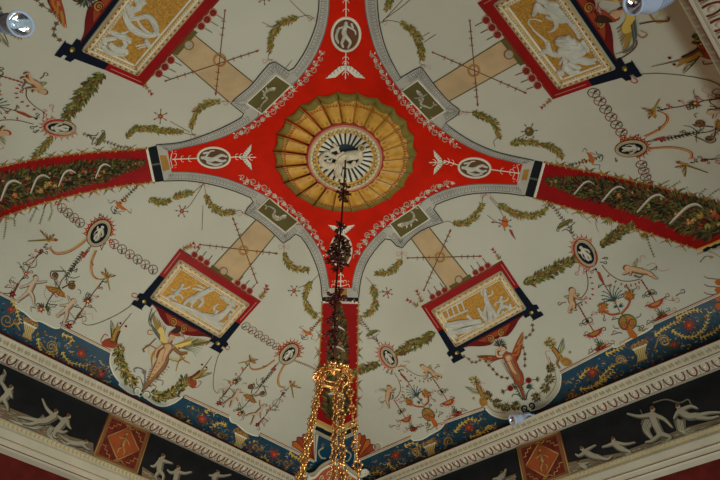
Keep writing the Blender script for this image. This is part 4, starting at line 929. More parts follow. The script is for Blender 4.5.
# garlands and trinkets near the star
GR = ('green', 'lgreen', 'olive', 'ochre', 'green')
for g, w_ in [([(284.3,251.7),(287,261),(294,268),(307,270)], 5), ([(310.6,280.6),(307.5,289),(305,297)], 5), ([(305,300),(309,309),(315,316)], 5), ([(149,199),(161,202),(169,200.5)], 5), ([(172.5,199),(181,194.4),(191,193)], 5), ([(206,194),(210,204),(221,212),(233,212)], 6),
              ([(453,223),(465,223.4),(474.4,217),(482,205)], 5), ([(498,204),(507.5,209),(517.5,214),(530,216),(539,214),(546,209)], 6), ([(401.7,259),(395,268),(390,271.7),(377,273.5)], 5), ([(372.5,284),(374,291),(375,297)], 5), ([(376.5,299),(373,309),(366,315)], 5),
              ([(220.8,101),(206,103.7),(196,112),(191.5,126)], 6), ([(126,138),(133,130),(143,128),(160,130),(181,131.7)], 5), ([(298,17),(282.5,22.5),(274,32.5),(270,50)], 7), ([(400,22),(412.5,30),(420,42.5),(422.5,58)], 7), ([(472,112),(485,117),(495,123),(499,136)], 6), ([(510,143.7),(525,141),(538,144)], 5), ([(540,144),(552,147),(562,156)], 5),
              ([(53,136),(44,146),(34,157)], 6), ([(392,-3),(387,8)], 6)]:
    make('laurel_garland', lambda p: p.garland(g, w_ + .3, GR, 3, 2.3, ('ochre', 'rust'), 3.8, True, .2))
def threads(p):
    for q in ([(204,183),(196,190),(191,193)], [(204,183),(190,205),(183,209)], [(204,183),(206,194)], [(233,212),(240,210),(243,213)], [(284,244),(284,251)], [(322,270),(312,281),(298,288)], [(315,316),(320,312)], [(482,205),(483,196),(487,193)], [(498,204),(490,196)], [(490,198),(500,210),(504,218)], [(546,209),(550,203)],
              [(444,222),(448,221),(453,223)], [(402,250),(402,259)], [(372.5,284),(366,277)], [(377,292),(385,292)], [(366,315),(360,318)], [(221,101),(228,101),(229.8,102)], [(191,126),(192,133),(196,136)], [(181,132),(190,134),(196,134)], [(170,121),(190,132)], [(270,50),(268,58),(272,60)], [(298,17),(308,15),(314,18)], [(290,0),(300,10),(312,20)],
              [(422,58),(420,63),(426,65)], [(400,22),(388,20),(382,22)], [(382,22),(395,8),(404,-2)], [(383,20),(400,8),(412,-2)], [(462,111),(466,112),(472,112)], [(499,136),(494,141),(495,147)], [(510,144),(520,137),(528,133)], [(202,230),(203,205)], [(487,215),(497,222),(505,226)], [(292,60),(280,75)],
              [(280,30),(262,22)], [(268,33),(275,28),(266,26)], [(423,36),(430,32)], [(424,42),(436,34)]):
        p.stroke(q, .5, 'brown', 2)
    for c in ((204,184), (196,136), (426,66), (284,246), (486,195), (402,253), (243,213), (313,18), (382,22), (229,102), (463,112), (268,60)):
        curl(p, [c, (c[0] - 4, c[1] + 3), (c[0] - 5, c[1] - 1), c, (c[0] + 4, c[1] + 3), (c[0] + 5, c[1] - 1), c], .45, 'pink')
make('painted_threads', threads)
def trinket(c, r, k=0):
    def f(p):
        for i in range(6):
            a = i * PI / 3 + .3 + k; d = np.array([math.cos(a), math.sin(a)]) * r; p.stroke([c, np.asarray(c) + d], .8, ('rust', 'dbrown', 'coral')[i % 3], 3, w1=.3); p.dot(np.asarray(c) + d * .8, .7, 'dbrown', 4, n=6)
        p.dot(c, r * .3, 'rust', 4); p.dot(np.asarray(c) - (.4, .4), r * .14, 'ochre', 5, n=6)
    return f
for c, r in (((182,211), 7), ((294,290.6), 6.5), ((505,223), 8), ((387.5,292.5), 6), ((160.5,116), 8), ((529.5,130.7), 9), ((264,-2), 7)): make('painted_trinket', trinket(c, r, c[0]))
make('painted_pomegranate', lambda p: (p.dot((529.5,131), 4.6, 'olive', 6), p.dot((528.5,129.5), 1.6, 'ochre', 7)))
make('painted_drum', lambda p: (p.poly([(503,217),(508,219),(508,226),(504,228),(502,224)], 'orange', 6), p.stroke([(502,220),(508,222)], .8, 'wine', 7, sm=False), p.dot((493,222), 1.6, 'rust', 5, .9), p.stroke([(493,222),(502,223)], .5, 'brown', 4, sm=False), p.poly([(509,229),(512,230),(516,240),(511,234)], 'rust', 5)))
for a, b in (((200,244.4), (278,253.5)), ((257,282.5), (232.6,217)), ((407.8,257.8), (482,256)), ((424,290), (451,229)), ((165.6,80.5), (259,50)), ((225,10), (215.6,95)), ((433,52), (527,93)), ((470,20), (478,106))): arrow(hit_vault, a, b)
for c, r in (((243.5,250), 4.6), ((440,257), 5), ((219.7,59.7), 6.4), ((474,70), 6)): make('painted_wreath_ring', lambda p: (p.ring(c, r, r, 1.1, 'ochre', 4), p.ring(c, r - 1.2, r - 1.2, .5, 'rust', 4)))
for c, a in (((259.5,298), -.85), ((183,249), -.5), ((422,302), -2.0), ((500,259), -2.2), ((262,297), -1.2), ((186,247), 0), ((144,84), .9), ((551,99), 2.4), ((418,306), -2.6)):
    make('corner_sprig', lambda p: (p.vine([c, np.asarray(c) + np.array([math.cos(a), math.sin(a)]) * 12], 'rust', ('rust', 'ochre'), .6, 3, 3.2, tip='coral'), tuft(p, c, a, 5, ('ochre', 'green'), 4)))
left_bay_centre(S_TR); right_bay_centre(S_TL)
# ================================================================ FRAMED RELIEF PICTURES
def project(P):
    d = np.asarray(P, float) - CAM; z = d @ FW
    return np.array([360 + FPX * (d @ RT) / z, 240 - FPX * (d @ UP) / z])
s2h = math.sqrt(.5)
def classpt(k, r, lat):
    """matching corner in bay k (0 left, 1 behind-left, 2 behind-right, 3 right)"""
    d = [(0, 1), (-1, 0), (0, -1), (1, 0)][k]; x = d[0] * r - d[1] * lat; y = d[1] * r + d[0] * lat
    return project((x, y, float(vault_z(np.array([x]), np.array([y]))[0])))
def far_pair(k, near_c, near_o, lat):
    pc = classpt(k, .381, -lat) + (np.array(near_c) - classpt(k, .381, lat)); po = classpt(k, .507, -lat) + (np.array(near_o) - classpt(k, .507, lat))
    return pc, po
tc, to = far_pair(1, (143, 86), (60, 50), -.11)
rc, ro_ = far_pair(2, (553, 99), (637, 70), .11)
PICS = {'BL': [(180,248), (261,301), (217,350), (136,305)], 'BR': [(421,306), (502,260), (539,316), (457,360)],
        'TL': [tuple(tc), (143,86), (60,50), tuple(to)], 'TR': [(553,99), tuple(rc), tuple(ro_), (637,70)]}
def picture(Q, label, fill, fx):
    e = empty('framed_relief', hit_vault([quad_at(Q, .5, .5)])[0][0], label, 'relief picture', 'gilt framed stucco reliefs, one to each bay')
    q = lambda s, t: quad_at(Q, s, t)
    sc_ = np.linalg.norm(np.subtract(Q[1], Q[0])) / 97
    p = Paint()
    p.poly([q(0, 0), q(1, 0), q(1, .47), q(.93, .47), q(.93, .5), q(.07, .5), q(.07, .47), q(0, .47)], 'darkred', 3, 7)
    for s in (.03, .97):
        p.stroke([q(s, .05), q(s, .25), q(s, .42)], .7, 'pink', 5)
    p.stroke([q(.02, .02), q(.98, .02)], .7, 'brown', 5, sm=False)
    p.build('red_border', e)
    p = Paint()
    for s0, s1, k in ((0.0, .075, -1), (1.0, .925, 1)):
        p.poly([q(s0 + k * .0, .47), q(s1, .47), q(s1, 1.0), q(s0 + k * .02, .97)], 'navy', 4, 7)
        p.poly([q(s0 - k * .0, .80), q(s0 + k * .05, .83), q(s0 + k * .05, .90), q(s0, .90)], 'navy', 4); p.poly([q(s0 - k * .01, .93), q(s0 + k * .05, .95), q(s0 + k * .05, 1.02), q(s0 - k * .09, 1.02)], 'navy', 4)
        p.poly([q(s1, .84), q(s1 - k * .06, .84), q(s1 - k * .06, .93), q(s1, .93)], 'navy', 4)
        p.dot(q((s0 + s1) / 2 - k * .01, .9), 2.2 * sc_, 'olive', 6); p.dot(q((s0 + s1) / 2, .9), 1.2 * sc_, 'yellow', 7)
    p.poly([q(.05, .78), q(.95, .78), q(.95, .87), q(.05, .87)], 'navy', 3, 7)
    p.build('black_border', e)
    p = Paint()
    p.poly([q(.12, .87), q(.88, .87), q(.8, .90), q(.7, .98), q(.6, 1.03), q(.54, .99), q(.5, 1.0), q(.46, .99), q(.4, 1.03), q(.3, .98), q(.2, .90)], 'wine', 4, 7); p.poly([q(.3, .89), q(.7, .89), q(.62, .97), q(.5, .96), q(.38, .97)], 'rust', 5, 7)
    p.stroke([q(.12, .87), q(.2, .90), q(.3, .98), q(.4, 1.03), q(.46, .99), q(.5, 1.0), q(.54, .99), q(.6, 1.03), q(.7, .98), q(.8, .9), q(.88, .87)], .8 * sc_, 'wine', 5)
    for s, k in ((.43, 1), (.57, -1)):
        p.dot(q(s, .95), 4.4 * sc_, 'ochre' if sc_ < 1.3 else 'orange', 6, n=16); p.spiral(q(s, .95), 3.6 * sc_, 1.5, 1.6 * k, 1.3 * sc_, 'wine', 7); p.ring(q(s, .95), 4.4 * sc_, 4.4 * sc_, .6, 'wine', 7)
    p.build('scroll_pediment', e)
    for t in (.16, .235, .31, .69, .765, .84):
        p = Paint(); c = q(t, -.035); p.dot(c, 3.3 * sc_, 'wine', 5, n=14); p.ring(c, 1.8 * sc_, 1.8 * sc_, .5 * sc_, 'coral', 6, n=12); p.dot(c, .7 * sc_, 'coral', 7); p.stroke([q(t, -.035), q(t, -.17)], .6, 'dbrown', 4, sm=False)
        p.dot(q(t + .035, -.005), .9, 'pink', 6, n=7); rd = p.build('roundel', e)
        s = Solid(); s.tube(oval_pts(c, 3.1 * sc_, 3.1 * sc_, 0, 14), .005, pm('pink'), .004, True, False, 6, step=2.); s.build('roundel_rim', rd)
    p = Paint(); p.poly([q(.37, -.055), q(.63, -.055), q(.63, 0), q(.37, 0)], 'olive', 4); c = q(.5, -.07); p.dot(c, 4.2 * sc_, 'ochre', 6, n=16); p.dot(c, 3.2 * sc_, 'stone', 7, n=14); p.ring(c, 3.7 * sc_, 3.7 * sc_, .6, 'rust', 8); p.build('crown_ring', e)
    # gilt moulding with bead courses
    s0, s1, t0, t1 = .075, .925, .14, .80
    F = quad_in(Q, s0, s1, t0, t1)
    s = Solid()
    ft = .0135
    for k, (rr, m_, h) in enumerate(((.011, pm('stone'), .008), (.016, GILTF, .012), (.008, pm('white'), .020), (.016, GILTF, .012), (.009, pm('white'), .008))):
        ins = k * .0150; G = quad_in(Q, s0 + ins, s1 - ins, t0 + ins * 1.55, t1 - ins * 1.55)
        for j in range(4): s.tube([G[j], G[(j + 1) % 4]], rr * (1 + .0 * sc_), m_, h, False, False, 8, step=4)
    b2 = pm('rust')
    for k, n_ in ((1, 1), (3, 1)):
        ins = k * .0150; G = quad_in(Q, s0 + ins, s1 - ins, t0 + ins * 1.55, t1 - ins * 1.55)
        for j in range(4):
            R_ = resample([G[j], G[(j + 1) % 4]], 3.0 * max(1, sc_ * .8)); V, N = hit_vault(R_, .028 if k == 1 else .028)
            for i, v in enumerate(V): s.ball3(v, .0068, pm('white') if (k == 3 or i % 2) else b2, 3)
    s.build('gilt_moulding', e)
    G = quad_in(Q, s0 + .062, s1 - .062, t0 + .096, t1 - .096)
    s = Solid(); s.slab(G, MOSAIC, .002, .006, 7); s.build('gold_field', e, smooth=False)
    s = Solid(); fill(s); s.build('stucco_figures', e)
    return e
W = STUCCO
def B(s, o, k, pts, r, m=None, lift=.004, flat=.75): s.body([(o[0] + a / k, o[1] + b / k) for a, b in pts], [x / k for x in r], m or W, lift, flat)
def HB(s, o, k, c, r): 
    s.ball((o[0] + c[0] / k, o[1] + c[1] / k), r / k * 1.1, W, .012)
def fill_BL(s):
    o, k = (130, 230), 4; B = lambda s, o, k, P, r: globals()['B'](s, o, k, P, [x * .82 for x in r])
    for P, r in [([(150,268),(165,262),(185,258)], [8,9,7]), ([(205,225),(195,240),(180,252)], [7,10,9]), ([(195,238),(175,240),(165,232)], [5,4,3]), ([(205,235),(225,232),(240,226)], [5,4,3]), ([(180,255),(172,270),(185,280)], [7,5,4]), ([(190,255),(205,262),(212,275)], [7,5,4]),
                 ([(318,236),(295,248),(268,262),(245,285)], [11,15,17,13]), ([(290,240),(268,235),(250,232)], [7,6,5]), ([(320,243),(345,236),(362,246)], [7,6,4]), ([(260,265),(235,275),(215,295)], [12,10,8]), ([(280,262),(290,285),(275,305)], [11,9,8]), ([(262,280),(245,300),(250,315)], [8,6,4]), ([(300,232),(275,222),(262,215)], [4,4,2]),
                 ([(160,285),(210,305),(260,325),(300,350),(340,375),(372,398)], [8,12,14,14,12,8]), ([(290,335),(320,345),(350,345),(375,330)], [12,18,20,15]), ([(375,330),(395,310),(405,290)], [14,12,8]), ([(345,335),(335,310),(350,295)], [9,6,5]), ([(390,305),(410,318),(420,335)], [10,9,7]), ([(380,275),(395,285),(415,300)], [9,10,9]), ([(300,350),(285,345),(275,352)], [8,7,5]), ([(400,335),(395,355),(385,375)], [9,8,7]),
                 ([(360,265),(372,272),(385,268)], [6,6,5]), ([(330,355),(350,370),(372,372)], [9,9,7])]: B(s, o, k, P, r)
    for c, r in (((209,216), 7), ((324,228), 8), ((408,283), 7), ((372,262), 6), ((158,262), 6), ((345,322), 8)): HB(s, o, k, c, r)
def fill_BR(s):
    o, k = (410, 240), 4; B = lambda s, o, k, P, r: globals()['B'](s, o, k, P, [x * .85 for x in r])
    for i in range(5): B(s, o, k, [(128 + i * 20, 290 - i * 10), (138 + i * 20, 318 - i * 10)], [4, 4])
    B(s, o, k, [(118,288),(210,246)], [4,4]); B(s, o, k, [(130,322),(230,280)], [5,5]); B(s, o, k, [(115,280),(165,250),(208,240)], [3,3,3])
    for P, r in [([(150,340),(185,335),(230,328),(280,322)], [16,20,17,12]), ([(170,365),(210,360),(255,348),(300,335)], [14,15,13,9]), ([(165,350),(160,375),(185,385)], [12,12,9]), ([(230,300),(245,315),(262,325)], [7,7,6]),
                 ([(300,208),(305,235),(318,265),(322,300),(318,325)], [8,12,13,13,10]), ([(310,225),(330,215),(328,200)], [5,4,3]), ([(298,225),(285,210),(300,195)], [5,4,3]), ([(318,260),(335,285),(345,315)], [9,10,8]), ([(305,260),(300,290),(305,320)], [7,8,7]),
                 ([(278,280),(288,298),(300,318)], [7,8,6]), ([(285,290),(300,285),(310,280)], [4,3,3]), ([(362,236),(368,252),(362,270)], [7,9,9]), ([(362,268),(385,262),(405,280),(415,285)], [10,9,7,5]), ([(365,245),(345,250),(340,262)], [5,4,4]), ([(370,245),(388,240),(392,230)], [5,4,3]), ([(362,270),(350,295),(352,315)], [9,7,6]), ([(370,285),(395,300),(372,318),(345,330)], [7,8,8,7]),
                 ([(400,255),(405,275),(410,290)], [6,7,7])]: B(s, o, k, P, r)
    for c, r in (((302,198), 7), ((275,272), 6.5), ((366,226), 7), ((158,332), 7)): HB(s, o, k, c, r)
def fill_TL(s):
    o, k = (90, 0), 6; B = lambda s, o, k, P, r: globals()['B'](s, o, k, P, [x * 1.2 for x in r])
    for P, r in [([(205,70),(215,110),(240,150),(290,185),(340,205),(385,205)], [12,16,20,18,14,10]), ([(200,100),(225,160),(280,200),(330,215)], [5,7,7,5]), ([(240,110),(290,100),(340,90),(375,120),(395,165),(400,195)], [10,12,15,18,15,9]), ([(285,120),(310,160),(350,190),(375,200)], [7,8,8,6]), ([(250,100),(235,60),(215,20)], [16,20,18]), ([(250,60),(290,30),(310,-20)], [14,18,16]), ([(200,10),(250,40),(300,50)], [8,10,8]), ([(270,-20),(290,20),(330,10)], [14,14,8]),
                 ([(380,195),(410,205),(405,230)], [11,9,6]), ([(335,235),(350,265),(370,290)], [9,12,9]), ([(345,260),(310,265),(275,275)], [6,5,4]), ([(330,275),(300,282),(290,290)], [5,4,3]), ([(360,290),(380,275)], [6,4]), ([(400,170),(412,150)], [5,3]),
                 ([(110,185),(140,190),(170,205),(205,215),(235,235)], [10,14,18,18,12]), ([(75,245),(90,230),(120,225),(150,225)], [14,14,12,10]), ([(75,270),(95,295),(130,310),(165,320)], [12,14,14,10]), ([(120,260),(150,285),(180,290),(215,300)], [14,20,18,14]), ([(200,235),(210,260),(190,280)], [12,12,10]), ([(150,320),(190,318),(215,310)], [10,12,12]), ([(60,250),(55,280)], [8,8]), ([(190,195),(215,190),(230,180)], [7,6,3]), ([(190,330),(225,365),(245,388)], [3,3,3])]: B(s, o, k, P, r)
    for c, r in (((232,238), 14), ((212,305), 15), ((130,188), 12), ((405,195), 10), ((88,250), 13), ((330,240), 8)): HB(s, o, k, c, r)
def fill_TR(s):
    o, k = (480, 0), 6; B = lambda s, o, k, P, r: globals()['B'](s, o, k, P, [x * 1.2 for x in r])
    for P, r in [([(345,20),(370,50),(410,60),(450,70)], [14,18,16,14]), ([(340,25),(335,60),(325,85)], [14,14,10]), ([(400,20),(440,40),(470,60),(500,85)], [14,20,22,18]), ([(430,70),(460,100),(500,105),(540,110)], [14,20,22,16]), ([(455,120),(460,150),(440,175),(415,188)], [10,10,8,4]), ([(400,95),(430,105),(450,105)], [8,10,9]), ([(350,-10),(400,10),(470,20)], [10,14,16]), ([(520,100),(560,140),(590,180),(600,215)], [14,16,16,12]), ([(480,-10),(510,30),(530,70)], [12,14,12]),
                 ([(305,155),(290,135),(300,115),(335,112),(370,125)], [3.5,4,4,4,4]), ([(305,150),(330,185),(365,215),(395,245),(405,290)], [4,5,6,7,8]), ([(365,215),(390,235),(415,245)], [4,4,3]),
                 ([(370,310),(400,300),(440,315),(480,318)], [14,13,15,17]), ([(410,255),(415,280),(425,300)], [10,10,10]), ([(480,235),(520,240),(560,260),(600,275)], [28,36,34,28]), ([(490,290),(530,300),(580,300),(620,300)], [24,30,30,22]), ([(540,330),(580,345),(620,350),(660,355),(705,345)], [20,22,18,14,10]), ([(600,360),(640,375),(690,372)], [12,10,6]), ([(505,330),(515,370),(510,410)], [10,14,15]), ([(520,400),(555,425),(590,420)], [17,18,14]), ([(485,420),(500,440)], [12,10]), ([(540,370),(570,390),(600,400)], [14,14,10]), ([(620,240),(640,270),(650,300)], [10,12,10]),
                 ([(470,420),(470,445)], [10,9]), ([(480,380),(495,350)], [7,7])]: B(s, o, k, P, r)
    for c, r in (((478,425), 17), ((485,230), 22), ((345,18), 16), ((372,312), 13), ((560,235), 18), ((530,215), 16), ((600,255), 17), ((425,12), 14)): HB(s, o, k, c, r)
picture(PICS['BL'], 'framed gold-ground relief of draped figures and a reclining nude, in the bay at left', fill_BL, 0)
picture(PICS['BR'], 'framed gold-ground relief with a little columned temple and standing woman, in the bay at right', fill_BR, 0)
picture(PICS['TL'], 'large framed relief with swirling drapery on gold mosaic, cut by the top edge at left', fill_TL, 1)
picture(PICS['TR'], 'large framed relief of muscular figures with a curved bow on gold mosaic, upper right', fill_TR, 1)

# ================================================================ DOLPHIN PLAQUES
def plaque(q, c, creature, label, dirn):
    e = empty('dolphin_plaque', hit_vault([c])[0][0], label, 'plaque', 'olive plaques at the corners of the star')
    p = Paint(); p.poly(q, 'olive', 5, 7); p.build('olive_field', e)
    s = Solid()
    for j in range(4): s.tube([q[j], q[(j + 1) % 4]], .007, pm('white'), .008, False, False, 6)
    s.build('plaque_rim', e)
    p = Paint(); creature(p); p.build('painted_dolphin', e)
    return e
def seahorse(p, P, k=1.):
    p.stroke(P, 4.2 * k, 'dstone', 7, w1=1.2); p.stroke(P, 3.4 * k, 'stone', 8, w1=.8)
    h = np.asarray(P[0], float); d = h - np.asarray(P[1]); d /= np.linalg.norm(d); n = np.array([-d[1], d[0]])
    p.limb([h, h + d * 3 * k], 1.9 * k, .8 * k, 'lstone', 'stone', 8); p.dot(h + n * .5, .4, 'dbrown', 11, n=5)
    T = tang(smooth(P, 5)); S_ = smooth(P, 5)
    for t in (.2, .35, .5): i = int(t * (len(S_) - 1)); m_ = np.array([-T[i][1], T[i][0]]); p.leaf(S_[i] + m_ * 1.2, math.atan2(m_[1], m_[0]) + .5, 3.6 * k, 1.6 * k, 'lstone', 9)
    e_ = S_[-1]; a = math.atan2(T[-1][1], T[-1][0])
    for s_ in (-.8, .8): p.leaf(e_, a + s_, 4 * k, 1.7 * k, 'stone', 9)
    for t in (.12, .3, .48, .66, .84): i = int(t * (len(S_) - 1)); m_ = np.array([-T[i][1], T[i][0]]); p.stroke([S_[i] - m_ * 1.2, S_[i] + m_ * 1.0], .35, 'dstone', 10, sm=False)
plaque(TLp, (268, 94), lambda p: seahorse(p, [(272,88),(267,90),(264,94),(267,98),(263,102),(260,107)]), 'olive plaque with a coiled white sea horse, upper left of the rosette', 0)
plaque(TRp, (424, 100), lambda p: (seahorse(p, [(419,92),(423,97),(421,103),(427,106),(431,107),(434,104)]), p.limb([(421,97),(415,97)], .9, .5, 'stone', 'dstone', 9), p.limb([(423,96),(427,93)], .9, .5, 'stone', 'dstone', 9)), 'olive plaque with a white rearing griffin, upper right of the rosette', 0)
plaque(BLp, (277, 214), lambda p: seahorse(p, [(283,216),(277,219),(273,215),(275,210),(270,206),(267,206)]), 'olive plaque with a white dolphin curling up, lower left of the rosette', 0)
plaque(BRp, (409, 221), lambda p: seahorse(p, [(402,224),(407,223),(413,220),(414,214),(411,210),(415,207)], 1.15), 'olive plaque with a plump white dolphin, lower right of the rosette', 0)

# ================================================================ OVALS, DOVES AND SCROLLS ON THE RED
def star_oval(c, a, b, rot, label, pose):
    e = empty('relief_oval', hit_vault([c])[0][0], label, 'medallion', 'small oval medallions on the red arms of the star')
    p = Paint(); oval(p, c, a, b, rot, 'brown' if pose != 2 else 'olive', 3); p.build('brown_field', e)
    s = Solid(); s.tube(oval_pts(c, a, b, rot), .011, pm('white'), .006, True, True, 8); s.build('oval_rim', e)
    s = Solid(); ax = np.array([math.cos(rot), math.sin(rot)]); pr = np.array([-ax[1], ax[0]]); c = np.asarray(c, float)
    q = lambda u, v: tuple(c + ax * u * a + pr * v * b)
    for P, r in [([q(-.6,0), q(-.2,.15), q(.15,.0)], [2.2,2.6,2.2]), ([q(.1,0), q(.45,-.3), q(.8,-.15)], [2,1.6,1]), ([q(.1,.1), q(.5,.3), q(.75,.2)], [2,1.5,1]), ([q(-.5,.1), q(-.3,.6), q(-.05,.65)], [1.1,.9,.7]), ([q(-.5,-.1), q(-.25,-.6), q(.0,-.7)], [1.1,.9,.7]), ([q(-.4,.5), q(.1,.7), q(.5,.55)], [1.2,1.5,1]), ([q(-.65,-.4), q(-.4,-.5)], [1.2,1.1])]:
        s.body(P, r, W, .004, .6)
    s.ball(q(-.74, .0), 1.8, W, .01); s.build('stucco_figure', e)
    return e
star_oval((213.8,157.2), 16, 10, .04, 'small oval medallion on the left red arm with a reclining white figure', 0)
star_oval((474.6,167.5), 15.8, 9.6, .06, 'small oval medallion on the right red arm with a crouching white figure', 1)
star_oval((346,34), 16.5, 14, PI / 2 , 'small oval medallion on the top red arm with two upright figures', 0)
star_oval((341,250), 16, 10.5, PI / 2, 'small oval medallion on the bottom red arm, crossed by the hanging vine', 2)
def dove(c, d, L, w_):
    def f(p):
        c_ = np.asarray(c, float); d_ = np.asarray(d, float) / np.linalg.norm(d); n = np.array([-d_[1], d_[0]])
        p.limb([c_ - d_ * 2, c_ + d_ * 2.5], 1.8, 1.1, 'lstone', 'stone', 4); p.leaf(c_ - d_ * 2, math.atan2(-d_[1], -d_[0]), 4, 3, 'white', 4)
        for sg in (-1, 1):
            t = c_ + n * sg * L + d_ * L * .55
            p.poly([c_ + d_ * 1.5, lerp(c_, t, .5) + d_ * L * .22, t, lerp(c_, t, .62) - d_ * w_ * .35, lerp(c_, t, .3) - d_ * w_ * .55, c_ - d_ * 2], 'white', 4)
            for k in range(5): a = lerp(c_, t, .2 + k * .17); p.stroke([a, a + n * sg * 1.6 - d_ * (w_ * .5 - k * .3)], .5, 'dstone', 6, sm=False)
        for sg in (-1, 1): curl(p, [c_ + d_ * 4, c_ + d_ * 6 + n * sg * 2.5, c_ + d_ * 8 + n * sg * 3], .9, 'white')
        p.stroke([c_ + d_ * 3, c_ + d_ * 10], .9, 'white', 4); p.leaf(c_ + d_ * 8, math.atan2(d_[1], d_[0]), 4, 1.6, 'white', 5)
    make('white_dove', f)
dove((244.5,157), (1, -.02), 13, 6); dove((345.5,67), (0, 1), 20, 8); dove((440.5,162), (-1, 0), 12.5, 6); dove((341.5,232), (0, -1), 13.5, 6)
def stems(p):
    for q in ([(172,159),(185,158.5),(197,158)], [(230,157),(245,156)], [(346,-10),(346,18)], [(346,51),(345.5,66)], [(459,165),(444,160)], [(490,169),(505,171),(520,173)], [(341,267),(340.5,287)], [(340,233),(340.5,238)]):
        p.stroke(q, 1.0, 'white', 3); a, b = np.asarray(q[0], float), np.asarray(q[-1], float); d = (b - a) / np.linalg.norm(b - a); n = np.array([-d[1], d[0]])
        for t in (.35, .65):
            c = lerp(a, b, t)
            for s_ in (-1, 1): curl(p, [c, c + n * s_ * 2.5 + d, c + n * s_ * 3 + d * 3], .7, 'white')
    for c, d in (((170.5,159), (1, 0)), ((519,173), (-1, 0)), ((340.5,286), (0, -1))):
        c = np.asarray(c, float); d = np.asarray(d, float); n = np.array([-d[1], d[0]])
        for s_ in (-1, 1): curl(p, [c, c + n * s_ * 5 + d * 1, c + n * s_ * 8 + d * 2, c + n * s_ * 9 - d * 1], .8, 'white'); curl(p, [c + d * 4, c + n * s_ * 5 + d * 6, c + n * s_ * 6 + d * 3], .7, 'white'); p.dot(c + n * s_ * 8 + d * 5, .8, 'pink', 4)
make('white_stems', stems)
def scrollwork(edge, flip):
    def f(p):
        P = resample(smooth(edge, 5), 1.0); T = tang(P); n_ = len(P); N_ = np.stack([-T[:, 1], T[:, 0]], 1) * flip
        t = np.arange(n_); mid = P + N_ * (5.0 + 1.8 * np.sin(t / 11. * 2 * PI))[:, None]
        p.stroke(mid, .8, 'stone', 3, sm=False)
        for i in range(3, n_ - 2, 6):
            env = 1 if i < n_ * .75 else max(.5, 1 - (i / n_ - .75) * 2)
            s_ = 1 if (i // 6) % 2 else -1; c = P[i] + N_[i] * (5.0 + s_ * 1.3) ; p.spiral(c, 3.2 * env, math.atan2(T[i][1], T[i][0]), 1.1 * s_, .9, 'stone', 4)
            p.leaf(P[i] + N_[i] * 3, math.atan2(T[i][1], T[i][0]) + s_ * .8, 4 * env, 1.6, 'white', 4); p.leaf(P[i] + N_[i] * 6, math.atan2(T[i][1], T[i][0]) - s_ * .9, 4 * env, 1.6, 'pink', 5)
            if i % 12 < 6: p.flower(P[i] + N_[i] * 5, 2.4 * env, 'lstone', 'pink', 6, 6)
    make('white_scrollwork', f)
scrollwork([TLp[3], TLp[2]] + [(293,84),(301,75),(312,61),(319,48)], 1); scrollwork([TLp[3],(250,122),(240,127.5),(231,132)], -1)
scrollwork([TRp[0], TRp[3]] + [(429,120),(442,129.5),(457,139),(464,144)], 1); scrollwork([TRp[0],(392,79),(381,60),(375,48)], -1)
scrollwork([BLp[0], BLp[1]] + [(300,223),(311,237),(319,250),(322,258)], -1); scrollwork([BLp[0],(255,189.5),(245,185),(236,181)], 1)
scrollwork([BRp[1], BRp[0]] + [(382,229.5),(370,241.5),(362,253),(359,260)], 1); scrollwork([BRp[1],(432,194.6),(444,189),(456,186.5)], -1)

# ================================================================ THE ROSETTE
RC, RI = np.array([345., 151.]), np.array([345.3, 154.])
def rp(a, k):
    """k: 1 outer scallops, .53 inner ring"""
    t = (1 - k) / .47; c = RC * (1 - min(1.2, t)) + RI * min(1.2, t)
    return (c[0] + 71.5 * k * math.cos(a), c[1] + 59.5 * k * math.sin(a) * (1 + .08 * min(1, t)))
ros = empty('ceiling_rosette', hit_vault([(345, 153)])[0][0], 'large golden scalloped rosette at the crown of the vault', 'rosette')
NP = 22
class Ramp: pass
def rsurf(hf):
    def f(uv, off=0.):
        return hit_vault(uv, off)
    return f
for i in range(NP):
    a0 = 2 * PI * (i + .1) / NP; da = 2 * PI / NP
    V = []; F = []; mi = []; nk, na = 9, 8
    UVs = []; H = []
    for kk in range(nk + 1):
        k = .53 + (.99 - .53) * kk / nk
        for j in range(na + 1):
            u = j / na; sc_out = (.045 * abs(2 * u - 1) ** 1.6 - .03) * (kk / nk) ** 2
            UVs.append(rp(a0 + da * u + .10 * (1 - k), k + sc_out)); H.append(.012 + .05 * math.sin(PI * u) ** .8 * (1 - .2 * kk / nk) * (.4 + .6 * kk / nk) + .03 * (1 - kk / nk) + .028 * (u > .93 or u < .0))
    V, _ = hit_vault(UVs, np.array(H))
    for kk in range(nk):
        for j in range(na):
            F.append([kk * (na + 1) + j, kk * (na + 1) + j + 1, (kk + 1) * (na + 1) + j + 1, (kk + 1) * (na + 1) + j]); mi.append(1 if kk >= nk - 2 else 0)
    # rim closing down to the ceiling
    b = len(V); V0, _ = hit_vault(UVs[-(na + 1):], .001); V = np.vstack([V, V0])
    for j in range(na): F.append([nk * (na + 1) + j, nk * (na + 1) + j + 1, b + j + 1, b + j]); mi.append(1)
    mesh_obj('petal', V, F, [mat('petal_gold', (150, 108, 36), rough=.5, noise=.18, scale=14, spec=.5), mat('petal_olive', (94, 80, 34), rough=.55, noise=.15, scale=14), pm('orange')], mi, ros, True)
